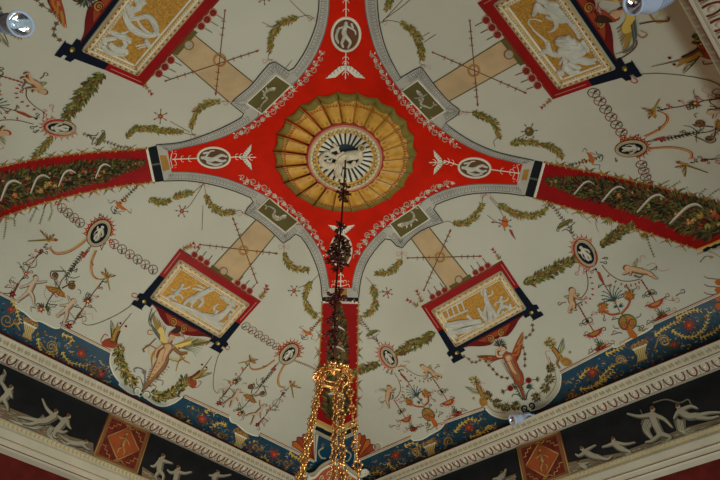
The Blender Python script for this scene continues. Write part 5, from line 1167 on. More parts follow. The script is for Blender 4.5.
for i, pt_ in enumerate([o for o in ros.children]):
    a0 = 2 * PI * (i + .1) / NP; da = 2 * PI / NP; p = Paint(base=44)
    p.stroke([rp(a0 + .10 * (1 - k), k) for k in (.55, .65, .75, .85, .93, 1.0)], .5, 'brown', 11, w1=.5)
    for j in range(5):
        a = a0 + da * (.14 + .18 * j); p.stroke([rp(a + .017, .835), rp(a + .017, .875)], .7, 'coral', 10, sm=False)
    p.stroke([rp(a0 + da * u + .022, .83 + .012 * math.sin(PI * u)) for u in (.05, .3, .5, .7, .95)], .5, 'rust', 10)
    for u in (.3, .7): p.stroke([rp(a0 + da * u + .055, .58), rp(a0 + da * u + .045, .62)], .5, 'brown', 10, sm=False)
    p.build('petal_tooling', pt_)
s = Solid()
def ringpts(k, n=72): return [rp(2 * PI * i / n, k) for i in range(n)]
s.tube([rp(2 * PI * i / 96, .535 + .012 * math.cos(i / 96 * 2 * PI * 24)) for i in range(96)], .011, pm('coral'), .06, True, False, 8, step=2.5)
s.tube([rp(2 * PI * i / 96, .51) for i in range(96)], .012, pm('pink'), .066, True, False, 8, step=2.5)
s.tube(ringpts(.485), .022, pm('paleg'), .055, True, False, 8, step=2.5)
s.tube(ringpts(.405), .012, pm('gold'), .05, True, False, 8, step=2.5)
s.build('ring_moulding', ros)
s = Solid()
V, _ = hit_vault([rp(2 * PI * i / 60, k) for k in (.52, .40) for i in range(60)], .05); s.raw(V, [[i, (i + 1) % 60, 60 + (i + 1) % 60, 60 + i] for i in range(60)], pm('paleg'))
for i in range(44):
    V, _ = hit_vault([rp(2 * PI * i / 44, .47)], .072); s.ball3(V[0], .013, pm('white'), 4)
    V, _ = hit_vault([rp(2 * PI * (i + .5) / 44, .437)], .066); s.ball3(V[0], .019, GILTF if i % 2 else pm('paleg'), 4)
s.build('gilt_wreath', ros)
s = Solid()
V, _ = hit_vault([rp(2 * PI * i / 60, .40) for i in range(60)] + [tuple(RI)], .018); s.raw(V, [[i, (i + 1) % 60, 60] for i in range(60)], mat('disc_dark', (30, 38, 42), rough=.5)); s.build('dark_disc', ros)
NF = 28
s = Solid()
for i in range(NF):
    a = 2 * PI * (i + .5) / NF; V, N = hit_vault([rp(a, k) for k in (.2, .24, .29, .35, .385)], .032); s.tube3(V, [.008, .010, .014, .018, .019], pm('white'), 8, False, .8, N); s.ball3(V[-1], .024, pm('white'), 5)
s.build('white_flutes', ros)
s = Solid()
def Br(pts, r, m=None): s.body(Z(300, 115, 6.4, pts), [x * 1.05 / 6.4 for x in r], m or mat('stucco_warm', (160, 146, 122), rough=.6, noise=.2, scale=12), .06, .9)
for P, r in [([(385,220),(350,225),(300,235),(255,260)], [24,30,30,24]), ([(265,255),(290,290),(330,300),(350,275)], [20,18,14,12]), ([(250,275),(245,320),(240,355)], [24,26,20]), ([(240,355),(260,375),(290,385)], [14,12,8]), ([(150,230),(135,255),(150,285),(185,300),(215,295)], [14,16,18,20,18]), ([(150,225),(175,215),(205,235),(240,245)], [10,12,14,14]), ([(215,300),(245,290),(260,270)], [18,16,12]), ([(200,200),(225,190),(245,180)], [10,12,9]),
             ([(385,215),(395,245),(380,280),(350,300)], [14,14,12,9]), ([(230,240),(260,225),(280,215)], [10,10,8]), ([(175,265),(195,275),(205,260)], [7,7,5]), ([(215,160),(235,185),(250,210)], [7,9,9])]: Br(P, r)
s.ball(Z(300, 115, 6.4, [(398,190)])[0], 27 / 6.4, mat('stucco_warm', (158, 140, 112)), .05); s.ball(Z(300, 115, 6.4, [(402,178)])[0], 15 / 6.4, pm('ochre'), .085); s.build('reclining_figure', ros)

# ================================================================ BLUE FRIEZE ORNAMENT
def blue_orn():
    def A_(c, r, t, a0=0, col='ochre', c2='yellow', tail=None):
        def f(p):
            p.spiral(c, r, a0, t, 1.5, col, 4, tail); p.spiral((c[0] + .3, c[1] + .6), r * .75, a0 + .3, t * .8, .8, c2, 5); tuft(p, (c[0] + r * .8, c[1] + r * .2), a0, r * .8, (col, c2, 'green'), 4, .8, 5)
        return f
    def acan(pts, w=2.4, c1='ochre', c2='yellow'):
        def f(p):
            p.stroke(pts, w * .9, c1, 4, w1=.6); p.stroke(np.asarray(pts) + (0, -.3), w * .45, c2, 6, w1=.4); P = resample(smooth(pts, 6), 3.4); T = tang(P)
            for i in range(len(P)):
                a = math.atan2(T[i][1], T[i][0])
                for s_ in (-1, 1): p.leaf(P[i], a + s_ * .9, w * 1.5, w * .55, c2 if (i + s_) % 3 else c1, 5)
        return f
    def vase(c, w, h, n, u):
        def f(p):
            c_ = np.asarray(c, float); n_ = np.array(n, float); n_ /= np.linalg.norm(n_); u_ = np.array(u, float); u_ /= np.linalg.norm(u_)
            q = lambda a, b: c_ + n_ * a * w + u_ * b * h
            p.poly([q(-.5, .45), q(.5, .45), q(.42, .2), q(.3, -.1), q(.38, -.5), q(-.38, -.5), q(-.3, -.1), q(-.42, .2)], 'paleg', 5)
            for k in range(5): p.stroke([q(-.32 + k * .16, .35), q(-.26 + k * .13, -.4)], .7, 'ochre', 6, sm=False)
            p.stroke([q(-.55, .45), q(.55, .45)], 1.6, 'white', 6, sm=False); p.stroke([q(-.42, -.5), q(.42, -.5)], 1.4, 'ochre', 6, sm=False)
            for k in range(9): bunch(p, q(-.5 + k * .125, .62 + .12 * math.sin(k * 2)), 2.6, ('ochre', 'orange', 'paleg', 'green', 'rust'))
        return f
    nl, ul, nr, ur = (1, .48), (-.35, -.94) and (.2, -1), (1, -.4), (-.15, -1)
    for c, w_, h_ in (((28.5,331), 13, 14), ((239,441), 12, 13)): make('frieze_vase', vase(c, w_, h_, nl, (.25, -1)))
    for c, w_, h_ in (((431,450), 12, 12), ((641,353), 14, 14)): make('frieze_vase', vase(c, w_, h_, nr, (-.2, -1)))
    for a in ((( 7,320), 7.5, 1.6, 0, 'ochre', 'brown', (20,330)), ((51,346), 7, -1.6, 2, 'ochre', 'paleg', (38,340)), ((94,368), 6, 1.5, 1, 'brown', 'ochre', (84,366)), ((178,414), 5.5, -1.5, 1, 'brown', 'ochre', None), ((220,434), 5.5, 1.5, 0, 'brown', 'ochre', (210,428)), ((254,447), 5.5, -1.5, 1, 'brown', 'ochre', (246,444)), ((286,462), 5, 1.5, 0, 'brown', 'ochre', None), ((303,468), 4.5, -1.5, 0, 'brown', 'ochre', None),
              ((379,468), 5, 1.5, 0, 'brown', 'ochre', None), ((415.5,452), 5, -1.5, 1, 'ochre', 'paleg', None), ((449,441), 5, 1.5, 2, 'ochre', 'brown', None), ((490,428), 5, 1.4, 0, 'yellow', 'ochre', None), ((571.7,395), 5.5, 1.5, 1, 'brown', 'ochre', None), ((620,360), 5.5, -1.5, 0, 'ochre', 'paleg', (610,366)), ((664,341), 7, 1.6, 3, 'ochre', 'paleg', (655,348))):
        make('gold_scroll', A_(*a))
    for c, r in (((81,353), 4.2), ((101,374), 3.6), ((202,418.6), 4), ((274,454), 4), ((396,455), 3.4), ((469,427), 4), ((592.5,372), 4.6), ((689,325), 5.2), ((11,309), 2.8), ((674,344), 3)): make('frieze_flower', lambda p: (p.flower(c, r * 1.2, 'coral', 'orange', 8, 6), p.ring(c, r * 1.5, r * 1.5, .8, 'brown', 4)))
    for q in ([(62,352),(68,361),(77,364),(86,366)], [(38,338),(40,350),(46,354),(56,354)], [(90,374),(98,383),(106,384)], [(62,334),(72,338),(70,343)], [(12,300),(17,310),(20,322)], [(187,420),(193,428),(203,431),(211,437)], [(205,412),(210,409),(214,413)], [(245,452),(256,458),(264,457)], [(266,460),(275,468),(283,471)], [(226,425),(218,423),(212,427)], [(289,452),(297,458),(305,459)],
              [(358,472),(366,474),(376,472),(384,474)], [(388,463),(397,470),(408,467)], [(405,446),(412,443),(420,445)], [(455,432),(460,426),(470,419),(478,421)], [(470,437),(480,434),(488,428),(495,425)], [(477,430),(484,436),(497,436)], [(566,402),(577,396),(588,393),(600,388)], [(580,389),(592,387),(603,379)], [(580,378),(586,371),(596,368)], [(596,385),(606,378),(613,372)], [(600,378),(606,372),(612,366)], [(672,330),(682,336),(695,336),(705,326),(709,313)], [(655,335),(668,326),(680,320)], [(700,338),(712,333),(722,325)], [(606,354),(616,350),(624,346)], [(676,318),(690,311),(700,310)]):
        make('gold_acanthus', acan(q))
blue_orn()
def blue_foliage(top, bot, x0, x1, seed):
    rnd = random.Random(seed); T_ = np.asarray(top, float); T_ = T_[np.argsort(T_[:, 0])]
    def f(p):
        for i in range(int((x1 - x0) * 2.6)):
            x = rnd.uniform(x0, x1); yb = bot(x) - 1; yt = np.interp(x, T_[:, 0], T_[:, 1]) + 3
            if yb - yt < 5: continue
            y = rnd.uniform(yt, yb); a = rnd.uniform(0, 6.28); L = rnd.uniform(2, 4.2)
            if y - L < yt - 1: continue
            if i % 3: p.leaf((x, y), a, L, L * .35, rnd.choice(('brown', 'olive', 'ochre', 'teal', 'navy', 'rust', 'lblue', 'ochre')), 3)
            else: p.stroke([(x, y), (x + math.cos(a) * L * .7, y + math.sin(a) * L * .4), (x + math.cos(a + .9) * L, y + math.sin(a + .9) * L * .6)], .7, rnd.choice(('ochre', 'brown', 'paleg')), 3, w1=.3)
    make('frieze_foliage', f)
blue_foliage(BLtop, lineBL, -6, 112, 1); blue_foliage(BLtop, lineBL, 186, 312, 2); blue_foliage(BRtop, lineBR, 359, 484, 3); blue_foliage(BRtop, lineBR, 562, 724, 4)
# corner: shell fans, dark spandrel with crescents
def corner(p):
    for tip, arc, fl in (((313.7,459.5), [(293,446),(296.5,441),(302,437.5),(307,435.5),(312.5,434.5)], 1), ((357,459.5), [(357.5,435),(362,436),(366,439.5),(370.5,444),(375,449.5)], -1)):
        for k in range(4):
            a, b = arc[k], arc[k + 1]; m_ = lerp(a, b, .5); out = m_ + (m_ - np.asarray(tip)) / np.linalg.norm(m_ - np.asarray(tip)) * 3
            p.poly([tip, a, lerp(a, out, .7), out, lerp(b, out, .7), b], 'rust' if k % 2 else 'orange', 4, 6); p.stroke([tip, a], .7, 'wine', 6, sm=False); p.stroke([a, out, b], .8, 'wine', 6)
        p.stroke([tip, arc[-1]], .7, 'wine', 6, sm=False); p.flower(arc[0], 2.5, 'pink'); p.flower(arc[-1], 2, 'pink')
    for c, k in (((321,452), 1), ((348.5,455), -1)):
        p.stroke([(c[0] + 2.5 * k, c[1] - 5), (c[0] - 2.5 * k, c[1] - 1), (c[0], c[1] + 5), (c[0] + 5 * k, c[1] + 6)], 1.6, 'stone', 5)
        for j in range(3): p.spiral((c[0] + k * 2, c[1] - 9 + j * 1.5), 1.8, j, 1.0, .5, 'grey', 5)
    p.ring((378,446), 4.2, 4.2, .9, 'white', 5, n=16); p.dot((378,446), 3.6, 'stone', 4, n=14)
make('shell_fans', corner)
def shellR(p):
    for k in range(4):
        a, b = (718, 278 + k * 8), (718, 286 + k * 8); p.poly([(724, a[1]), (717, a[1] + 1), (714.5, a[1] + 4), (717, b[1] - 1), (724, b[1])], 'orange', 4); p.stroke([(717, a[1] + 1), (708, a[1] + 0), (704, a[1] - 2)], .7, 'brown', 4)
    curl(p, [(697,254),(706,251),(714,253),(720,257)], 1, 'ochre'); curl(p, [(700,262),(706,256),(714,257)], .9, 'olive'); p.flower((711,257), 2, 'ochre')
make('shell_fans', shellR)

# ================================================================ WALL FRIEZES
SBL, SBR = hit_plane(1, WALL - .001), hit_plane(0, WALL - .001)
def wplane_band(d, name, l0, l1, z0, z1, m, parent, off=.004, n=12):
    V = []; F = []
    for i in range(n + 1):
        for z in (z0, z1): V.append(wallpt(d, l0 + (l1 - l0) * i / n, WALL - off / U, z))
    for i in range(n): F.append([2 * i, 2 * i + 1, 2 * i + 3, 2 * i + 2])
    return mesh_obj(name, V, F, [m], None, parent)
def wall_lat(uv, d):
    V, _ = (SBL if d == 1 else SBR)([uv]); P = V[0] / U; return (-P[0] if d == 1 else P[1])
def stonefig(s, o, k, P, r, m='stone'): s.stroke(Z(o[0], o[1], k, P), r[0] * 2 / k, m, 6, w1=r[-1] * 2 / k)
BLKM = mat('frieze_black', (20, 20, 20), rough=.35, noise=.2)
l_ = [wall_lat((92,450), 1), wall_lat((135,470), 1), wall_lat((517,470), 0), wall_lat((573,450), 0)]
tilesL = sorted([wall_lat((99,438), 1), wall_lat((142,459), 1)]); tilesR = sorted([wall_lat((522,476), 0), wall_lat((567,457), 0)])
Z0, Z1 = .5445, .6395
def frieze(d, a, b, label, paint=None, surf=None):
    e = empty('figure_frieze', wallpt(d, (a + b) / 2, WALL, Z0), label, 'frieze', 'painted black figure friezes under the cornice')
    wplane_band(d, 'black_ground', a, b, Z0, Z1, BLKM, e)
    if paint:
        g = Paint(surf, 3); paint[0](g); g.build('painted_ground', e)
        for f in paint[1:]:
            g = Paint(surf, 4); f(g); g.build('painted_figure', e)
    return e
def ground(pts, seed):
    def f(g):
        g.poly(pts, 'earth', 2, 7); P = np.asarray(pts); mn, mx = P.min(0), P.max(0); rnd = random.Random(seed)
        hs = len(pts) // 2; top = np.asarray(pts[:hs], float); bot = np.asarray(pts[hs:][::-1], float)
        for i in range(150):
            t = rnd.random(); w_ = rnd.random(); tp = np.array([np.interp(t, np.linspace(0, 1, hs), top[:, j]) for j in (0, 1)]); bt = np.array([np.interp(t, np.linspace(0, 1, len(bot)), bot[:, j]) for j in (0, 1)])
            c = lerp(tp, bt, .15 + .75 * w_); d = (top[-1] - top[0]) / np.linalg.norm(top[-1] - top[0]); L = rnd.uniform(3, 8)
            c1, c2 = np.clip(c - d * L / 2, P.min(0), P.max(0)), c + d * L / 2
            g.stroke([c1, c + (0, rnd.uniform(-.8, .8)), c2], rnd.uniform(.5, 1.1), rnd.choice(('dstone', 'figst', 'figst', 'dskin', 'brown')), 3, taper=True)
    return f
def nude(head, torso, limbs, k=1., drape=None):
    def f(g, k=k * 1.22):
        if drape:
            g.stroke(drape, 9 * k, 'dstone', 3, w1=3)
            for dx in (-3, -1.6, -.2, 1.4, 2.8): g.stroke(np.asarray(drape) + (dx, dx * .5 + random.uniform(-.5, .5)), .8, 'stone', 4, w1=.4)
        t0 = np.asarray(torso[0], float); h = np.asarray(head, float)
        J = [(torso, 3.0 * k, 2.7 * k), ([lerp(h, t0, .3), t0], 1.1 * k, 1.4 * k)] + [(l, 1.9 * k, .75 * k) for l in limbs]
        merged(g, J, 'figst', 'dstone', 5, 'char')
        g.dot(h + (.2, .2), 1.8 * k, 'dskin', 7); g.dot(h, 1.5 * k, 'stone', 8); g.dot(h - (.4 * k, .9 * k), 1.5 * k, 'brown', 9); g.dot(h + (.5, .1), .3, 'dbrown', 10, n=5)
    return f
zb = lambda pts: Z(0, 370, 4.36, pts)
o = frieze(1, tilesL[1] + .0012, .638, 'black painted frieze with reclining sea nymphs, left of the square tile at left', [
    ground(zb([(-40,130),(60,175),(200,230),(300,290),(405,320)]) + zb([(405,395),(300,350),(200,300),(60,240),(-40,200)]), 1),
    nude(zb([(240,185)])[0], zb([(236,205),(200,225),(165,228)]), [zb([(228,200),(200,170),(182,130)]), zb([(165,225),(120,215),(75,208)]), zb([(165,230),(130,240),(95,235)])], 1.05, zb([(200,215),(150,250),(100,240),(50,225)])),
    nude(zb([(295,205)])[0], zb([(283,222),(262,248),(240,270)]), [zb([(290,225),(295,245),(305,258)]), zb([(275,225),(258,212),(250,205)]), zb([(240,270),(232,290),(245,300)]), zb([(245,265),(270,275),(290,270)])], 1.05, zb([(230,255),(215,285),(240,310)])),
    nude(zb([(372,316)])[0], zb([(360,325),(330,325),(300,318)]), [zb([(360,330),(375,345),(392,352)]), zb([(300,315),(275,300),(255,285)]), zb([(305,322),(285,325),(262,310)])], .85),
    nude(zb([(45,80)])[0], zb([(38,98),(25,118),(10,130)]), [zb([(38,95),(45,112),(50,125)]), zb([(30,100),(5,60),(-15,40)]), zb([(12,128),(28,160),(32,185)]), zb([(5,130),(-20,150),(-40,150)])], 1.1),
    nude(zb([(12,22)])[0], zb([(8,35),(2,50),(-10,60)]), [zb([(8,38),(20,20),(15,2)])], .8)], SBL)
zc = lambda pts: Z(0, 320, 3, pts)
frieze(1, -.638, tilesL[0] - .0012, 'black painted frieze with small cupids, between the left tile and the room corner', [
    ground(zc([(425,440),(470,470),(520,500),(560,520)]) + zc([(560,540),(520,530),(470,510),(425,490)]), 2),
    nude(zc([(486,410)])[0], zc([(482,422),(478,438),(476,455)]), [zc([(488,424),(500,428),(515,432)]), zc([(478,424),(462,440),(450,440)]), zc([(478,455),(465,470),(470,485)]), zc([(478,455),(488,470),(484,488)])], 1.),
    nude(zc([(532,445)])[0], zc([(530,456),(528,470),(524,485)]), [zc([(534,458),(552,462),(572,458)]), zc([(526,458),(510,460),(500,452)])], .95),
    nude(zc([(650,458)])[0], zc([(646,468),(640,482)]), [zc([(650,468),(668,470),(690,466)]), zc([(642,470),(625,468)])], .9)], SBL)
zd = lambda pts: Z(480, 320, 3, pts)
frieze(0, -.638, tilesR[0] - .0012, 'black painted frieze with drifting nymphs, right of the square tile at right', [
    ground(zd([(262,430),(330,415),(420,400),(500,370),(600,330),(740,290)]) + zd([(740,335),(600,380),(500,415),(420,445),(330,470),(262,490)]), 3),
    nude(zd([(520,270)])[0], zd([(520,288),(530,315),(545,345)]), [zd([(512,288),(480,292),(445,284)]), zd([(526,288),(555,300),(580,325)]), zd([(548,345),(575,355),(560,370)]), zd([(542,348),(520,365),(500,370)])], 1.2, zd([(510,300),(500,330),(520,360)])),
    nude(zd([(596,262)])[0], zd([(605,278),(630,292),(655,290)]), [zd([(600,275),(590,290),(585,300)]), zd([(608,272),(635,262),(655,268)]), zd([(655,290),(690,282),(730,280)]), zd([(655,295),(690,298),(720,292)])], 1.15, zd([(600,300),(610,340),(640,330)])),
    nude(zd([(402,360)])[0], zd([(405,372),(420,385),(435,392)]), [zd([(408,370),(440,375),(468,370)]), zd([(402,374),(385,380),(370,384)]), zd([(435,392),(455,400),(440,408)])], .95),
    nude(zd([(308,388)])[0], zd([(318,398),(340,410),(360,415)]), [zd([(318,396),(335,386),(350,378)]), zd([(315,402),(300,410),(290,405)]), zd([(360,415),(385,420),(400,410)])], .95),
    nude(zd([(300,430)])[0], zd([(308,438),(325,448)]), [zd([(310,436),(330,430)])], .8),
    lambda g: (g.stroke(zd([(520,250),(560,240),(600,250),(625,240),(635,255)]), 1.6, 'dstone', 4), g.stroke(zd([(485,315),(490,290),(482,270)]), 1.0, 'dstone', 4))], SBR)
frieze(0, tilesR[1] + .0012, .638, 'black painted frieze strip between the right tile and the room corner', [
    ground([(478,492),(490,484),(516,474)] + [(516,486),(490,494),(478,498)], 5), nude((503,474), [(502,478),(500,484)], [[(504,478),(507,470)], [(500,479),(494,480)]], .9)], SBR)
frieze(2, -.638, .638, 'black frieze band on the wall behind, under the cornice at left'); frieze(3, -.638, .638, 'black frieze band on the wall behind, under the cornice at right')
def tile(d, lats, label, surf):
    a, b = lats; e = empty('square_tile', wallpt(d, (a + b) / 2, WALL, Z0), label, 'tile panel', 'square painted tiles between the friezes')
    q = lambda s, t: wallpt(d, a + (b - a) * s, WALL - .0024, Z0 + (Z1 - Z0) * t)
    def band(name, pts, m, dz):
        V = [np.array(q(*x)) for x in pts]; nrm = np.array(wallpt(d, 0, -1, 0)) - np.array([0, 0, EYE]); nrm /= np.linalg.norm(nrm); V = [v + nrm * dz for v in V]
        return mesh_obj(name, V, [list(range(len(V)))], [m], None, e)
    band('tile_ground', [(0, 0), (1, 0), (1, 1), (0, 1)], mat('tile_brown', (92, 58, 34), rough=.4), 0)
    band('tile_field', [(.1, .08), (.9, .08), (.9, .92), (.1, .92)], mat('tile_wine', (74, 26, 18), rough=.4, noise=.3, scale=20), .002)
    band('tile_diamond', [(.5, .14), (.84, .5), (.5, .86), (.16, .5)], mat('tile_orange', (112, 52, 26), rough=.4), .004)
    s = Solid()
    def line(pts, r, m): s.tube3([np.array(q(*x)) + (np.array(wallpt(d, 0, -1, 0)) - np.array([0, 0, EYE])) / U * .006 for x in pts], r, m, 5)
    g_ = mat('tile_gold', (120, 92, 50), rough=.4)
    for F_ in ([(0.02, .02), (.98, .02), (.98, .98), (.02, .98), (.02, .02)], [(.5, .12), (.86, .5), (.5, .88), (.14, .5), (.5, .12)]): 
        for i in range(len(F_) - 1): line([F_[i], F_[i + 1]], .006, g_)
    for cx, cy, sx, sy in ((.1, .08, 1, 1), (.9, .08, -1, 1), (.9, .92, -1, -1), (.1, .92, 1, -1)):
        line([(cx, cy + sy * .22), (cx + sx * .08, cy + sy * .22), (cx + sx * .08, cy + sy * .14), (cx + sx * .14, cy + sy * .14), (cx + sx * .14, cy + sy * .07), (cx + sx * .22, cy + sy * .07), (cx + sx * .22, cy)], .0045, g_)
    for k in (0, 1):
        for cy in (.09, .91): line([(.36 + .2 * k, cy), (.42 + .1 * k, cy + (.05 if cy < .5 else -.05)), (.5, cy), (.58, cy)], .004, g_)
    s.build('gold_lines', e)
    s = Solid(); nn = (np.array(wallpt(d, 0, -1, 0)) - np.array([0, 0, EYE])) / U
    P3 = lambda s_, t_: np.array(q(s_, t_)) + nn * .008
    for pts, r in (([(.5, .66), (.5, .5), (.48, .42)], [.012, .014, .012]), ([(.48, .42), (.42, .34), (.44, .26)], [.01, .008, .005]), ([(.5, .42), (.56, .34), (.55, .26)], [.01, .008, .005]), ([(.5, .62), (.6, .58), (.66, .64)], [.007, .006, .004]), ([(.5, .62), (.4, .56), (.36, .5)], [.007, .006, .004])): s.tube3([P3(*x) for x in pts], r, g_, 7)
    s.ball3(P3(.5, .72), .013, g_, 5); s.build('gold_figure', e)
    return e
tile(1, tilesL, 'square wine and orange diamond tile in the left frieze, fully in view', SBL)
tile(0, tilesR, 'square wine and orange diamond tile in the right frieze, cut by the bottom edge', SBR)

# ================================================================ CORNER CARTOUCHE ON THE CORNICE
def diag_surf(k):
    n = np.array([s2h, s2h, 0])
    def f(uv, off=0.):
        d = rays(uv); t = (k - CAM @ n) / (d @ n); P = wld(CAM[None] + d * t[:, None]); N = np.tile(-n, (len(P), 1))
        off = np.asarray(off, float).reshape(-1, 1) if np.ndim(off) else off
        return P + N * off, N
    return f
DS = diag_surf(.79)
zk = lambda pts: Z(285, 410, 6.86, pts)
e = empty('corner_cartouche', DS([(335, 480)])[0][0], 'cream and gold scrolled cartouche standing in the corner above the cornice', 'cartouche')
s = Solid(DS)
s.slab(zk([(165,455),(210,440),(250,400),(300,372),(345,356),(390,376),(430,410),(470,440),(505,462),(530,560),(345,570),(140,560)]), mat('cartouche_red', (132, 60, 44), rough=.5), 0, .02, 6); s.build('red_field', e, smooth=False)
s = Solid(DS)
for off, r, m_ in ((0, .022, pm('stone')), (14, .013, pm('ochre')), (28, .016, pm('white'))):
    s.tube(zk([(150, 455 + off), (205,438 + off),(250,392 + off),(300,362 + off),(345,347 + off),(390,366 + off),(430,400 + off),(470,432 + off),(515,456 + off)]), r, m_, .02)
for cx, sg in ((128, 1), (545, -1)):
    P = [(cx + sg * (26 - 22 * t) * math.cos(3.4 * PI * t + (0 if sg > 0 else PI) ), 440 + (26 - 22 * t) * math.sin(sg * 3.4 * PI * t)) for t in np.linspace(0, 1, 24)]
    s.tube(zk([(cx + sg * 60, 475), (cx + sg * 40, 470)] + P), (.02, .012), pm('white'), .02, sm=False, step=1.)
s.build('scroll_rim', e)
s = Solid(DS)
for x, y in ((250,470), (300,440), (345,430), (390,440), (440,470), (300,490), (345,480), (390,490)): s.tube(zk([(x - 14, y + 14), (x - 6, y - 6), (x + 8, y - 10), (x + 12, y + 6), (x, y + 10)]), .008, pm('paleg'), .026)
s.build('gold_tracery', e)

# ================================================================ SPOTLIGHTS ON THE CORNICE
ENAMEL = mat('lamp_enamel', (128, 134, 146), rough=.35, noise=.04); MIRR = mat('lamp_mirror', (190, 192, 196), rough=.08, metal=.95, noise=.1, scale=30)
GLASS = mat('lamp_glass', (150, 160, 175), rough=.05, metal=.2)
def at_ray(uv, ax, val):
    d = rays([uv])[0]; return wld(CAM + d * (val - CAM[ax]) / d[ax])
def frame3(d):
    d = Vector(d).normalized(); a = d.cross(Vector((0, 0, 1))).normalized(); return np.array(d), np.array(a), np.array(a.cross(d))
def lathe(prof, c, d, m, name, parent, n=24):
    D_, A2, B2 = frame3(d); V = []; F = []
    for x, r in prof:
        for i in range(n): a = 2 * PI * i / n; V.append(np.asarray(c) + D_ * x + (A2 * math.cos(a) + B2 * math.sin(a)) * r)
    for k in range(len(prof) - 1):
        for i in range(n): F.append([k * n + i, k * n + (i + 1) % n, (k + 1) * n + (i + 1) % n, (k + 1) * n + i])
    return mesh_obj(name, V, F, [m], None, parent, True)
def spot(c, d, R, L, mount, label, fl=1.):
    c = np.asarray(c, float); d = np.asarray(d, float) / np.linalg.norm(d)
    e = empty('spotlight', c, label, 'spotlight', 'white spotlights on the cornice')
    lathe([(-L, .001), (-L, R * .6 * fl), (-L * .85, R * .78 * fl), (-L * .35, R * .86 * fl), (-.02, R), (0, R * 1.1), (.012, R * 1.1), (.012, R * .95), (0, R * .9)], c, d, ENAMEL, 'housing', e)
    lathe([(.0, R * .93), (-.25 * R, R * .8), (-.6 * R, R * .5), (-.8 * R, R * .16), (-.8 * R, .001)], c, d, MIRR, 'reflector', e)
    lathe([(-.75 * R, .001), (-.75 * R, R * .14), (-.2 * R, R * .14), (-.12 * R, .001)], c, d, GLASS, 'bulb', e, 12)
    s = Solid(); D_, A2, B2 = frame3(d); mid = c - d * L * .5; m_ = np.asarray(mount, float)
    s.tube3([mid + A2 * R, mid + A2 * R + (m_ - mid) * .5, m_], .008, ENAMEL, 8); s.tube3([mid - A2 * R, mid - A2 * R + (m_ - mid) * .5, m_], .008, ENAMEL, 8)
    s.ball3(m_, .02, ENAMEL, 6); s.build('bracket', e)
    s = Solid()
    for k in range(4):
        x = c - d * L * (.45 + .1 * k); a = np.linspace(0, 2 * PI, 20, endpoint=False)
        s.tube3([x + (A2 * math.cos(t) + B2 * math.sin(t)) * R * fl * (.86 - .03 * k) for t in a], .004, mat('lamp_fin', (100, 106, 118), rough=.4), 5, True)
    s.build('cooling_fins', e)
    return e
camw = wld(CAM)
c1 = at_ray((20, 24), 2, .60); spot(c1, (camw - c1) / np.linalg.norm(camw - c1) + RT * .55, .056, .26, wallpt(2, -.02, .58, .66), 'white spotlight in the top left corner, mirrored reflector facing down')
c2 = at_ray((634, 3), 2, .60); spot(c2, (camw - c2) / np.linalg.norm(camw - c2) * .45 - RT * .8 - UP * .3, .05, .24, wallpt(3, -.13, .58, .66), 'white spotlight at the top right, long pale housing beside the cornice', 1.7)
c3 = at_ray((513, 420), 0, .565); spot(c3, (-.75, .55, -.35), .05, .2, wallpt(0, -.005, .583, .658), 'small white spotlight on the cornice below the winged man')

# ================================================================ CHANDELIER
OX, OY = RT[0] * .024, RT[1] * .024
ch = empty('chandelier', (0, 0, 1.0 * U + EYE), 'gilt chandelier hanging from the rosette on a dark leafy stem', 'chandelier')
s = Solid()
zt = lambda z: z * U + EYE
s.tube3([(0, 0, zt(.995)), (.004, 0, zt(.8)), (0, .004, zt(.6)), (OX, OY, zt(.47))], .0085, BRONZE, 8); s.build('stem', ch)
def knot(z, R, H, n, m, seed):
    rnd = random.Random(seed); s = Solid()
    for i in range(n):
        a = rnd.uniform(0, 2 * PI); t = rnd.uniform(-1, 1); r = R * math.sqrt(max(0, 1 - t * t)) * rnd.uniform(.5, 1.1); c = np.array([r * math.cos(a), r * math.sin(a), zt(z) + t * H])
        d = np.array([math.cos(a), math.sin(a), rnd.uniform(-.8, .5)]); b = np.array([rnd.uniform(-1, 1), rnd.uniform(-1, 1), rnd.uniform(-1, 1)]); b /= np.linalg.norm(b)
        s.tube3([c * [.3, .3, 1] + [0, 0, 0], lerp(c * [.3, .3, 1], c, .6) + b * .012, c], [.004, .004, .003], m, 5)
        s.tube3([c, c + d * .014 + b * .006, c + d * .03 + b * .012], [.004, .013, .002], m, 6, flat=.35)
    return s.build('leaf_knot', ch)
knot(.865, .055, .10, 34, BRONZE, 1); knot(.70, .075, .17, 90, BRONZE, 2); knot(.60, .05, .07, 34, BRONZE, 3); knot(.765, .03, .04, 14, BRONZE, 5)
for k, z in enumerate((.565, .545, .525, .505, .485)): knot(z, .032, .05, 9, BRONZE, 10 + k)
zr = .452
s = Solid(); Rr = .094
a = np.linspace(0, 2 * PI, 48, endpoint=False)
for dz, r in ((0, .010), (.035, .007)): s.tube3([(OX + Rr * math.cos(t), OY + Rr * math.sin(t), zt(zr) + dz) for t in a], r, GILT, 8, True)
s.build('upper_hoop', ch)
rnd = random.Random(4); s = Solid()
for i in range(26):
    t = 2 * PI * i / 26; c = np.array([OX + Rr * math.cos(t), OY + Rr * math.sin(t), zt(zr) + .018]); o_ = np.array([math.cos(t), math.sin(t), 0]); tt = np.array([-o_[1], o_[0], 0])
    for k in range(3):
        d = o_ * rnd.uniform(.3, 1) + tt * rnd.uniform(-1, 1) + np.array([0, 0, rnd.uniform(-.6, 1)]); d /= np.linalg.norm(d)
        s.tube3([c, c + d * .02, c + d * .042], [.004, .014, .002], GILT, 6, flat=.35)
    s.ball3(c + o_ * .012, .011, GILT, 4)
s.build('hoop_leaves', ch)
s = Solid()
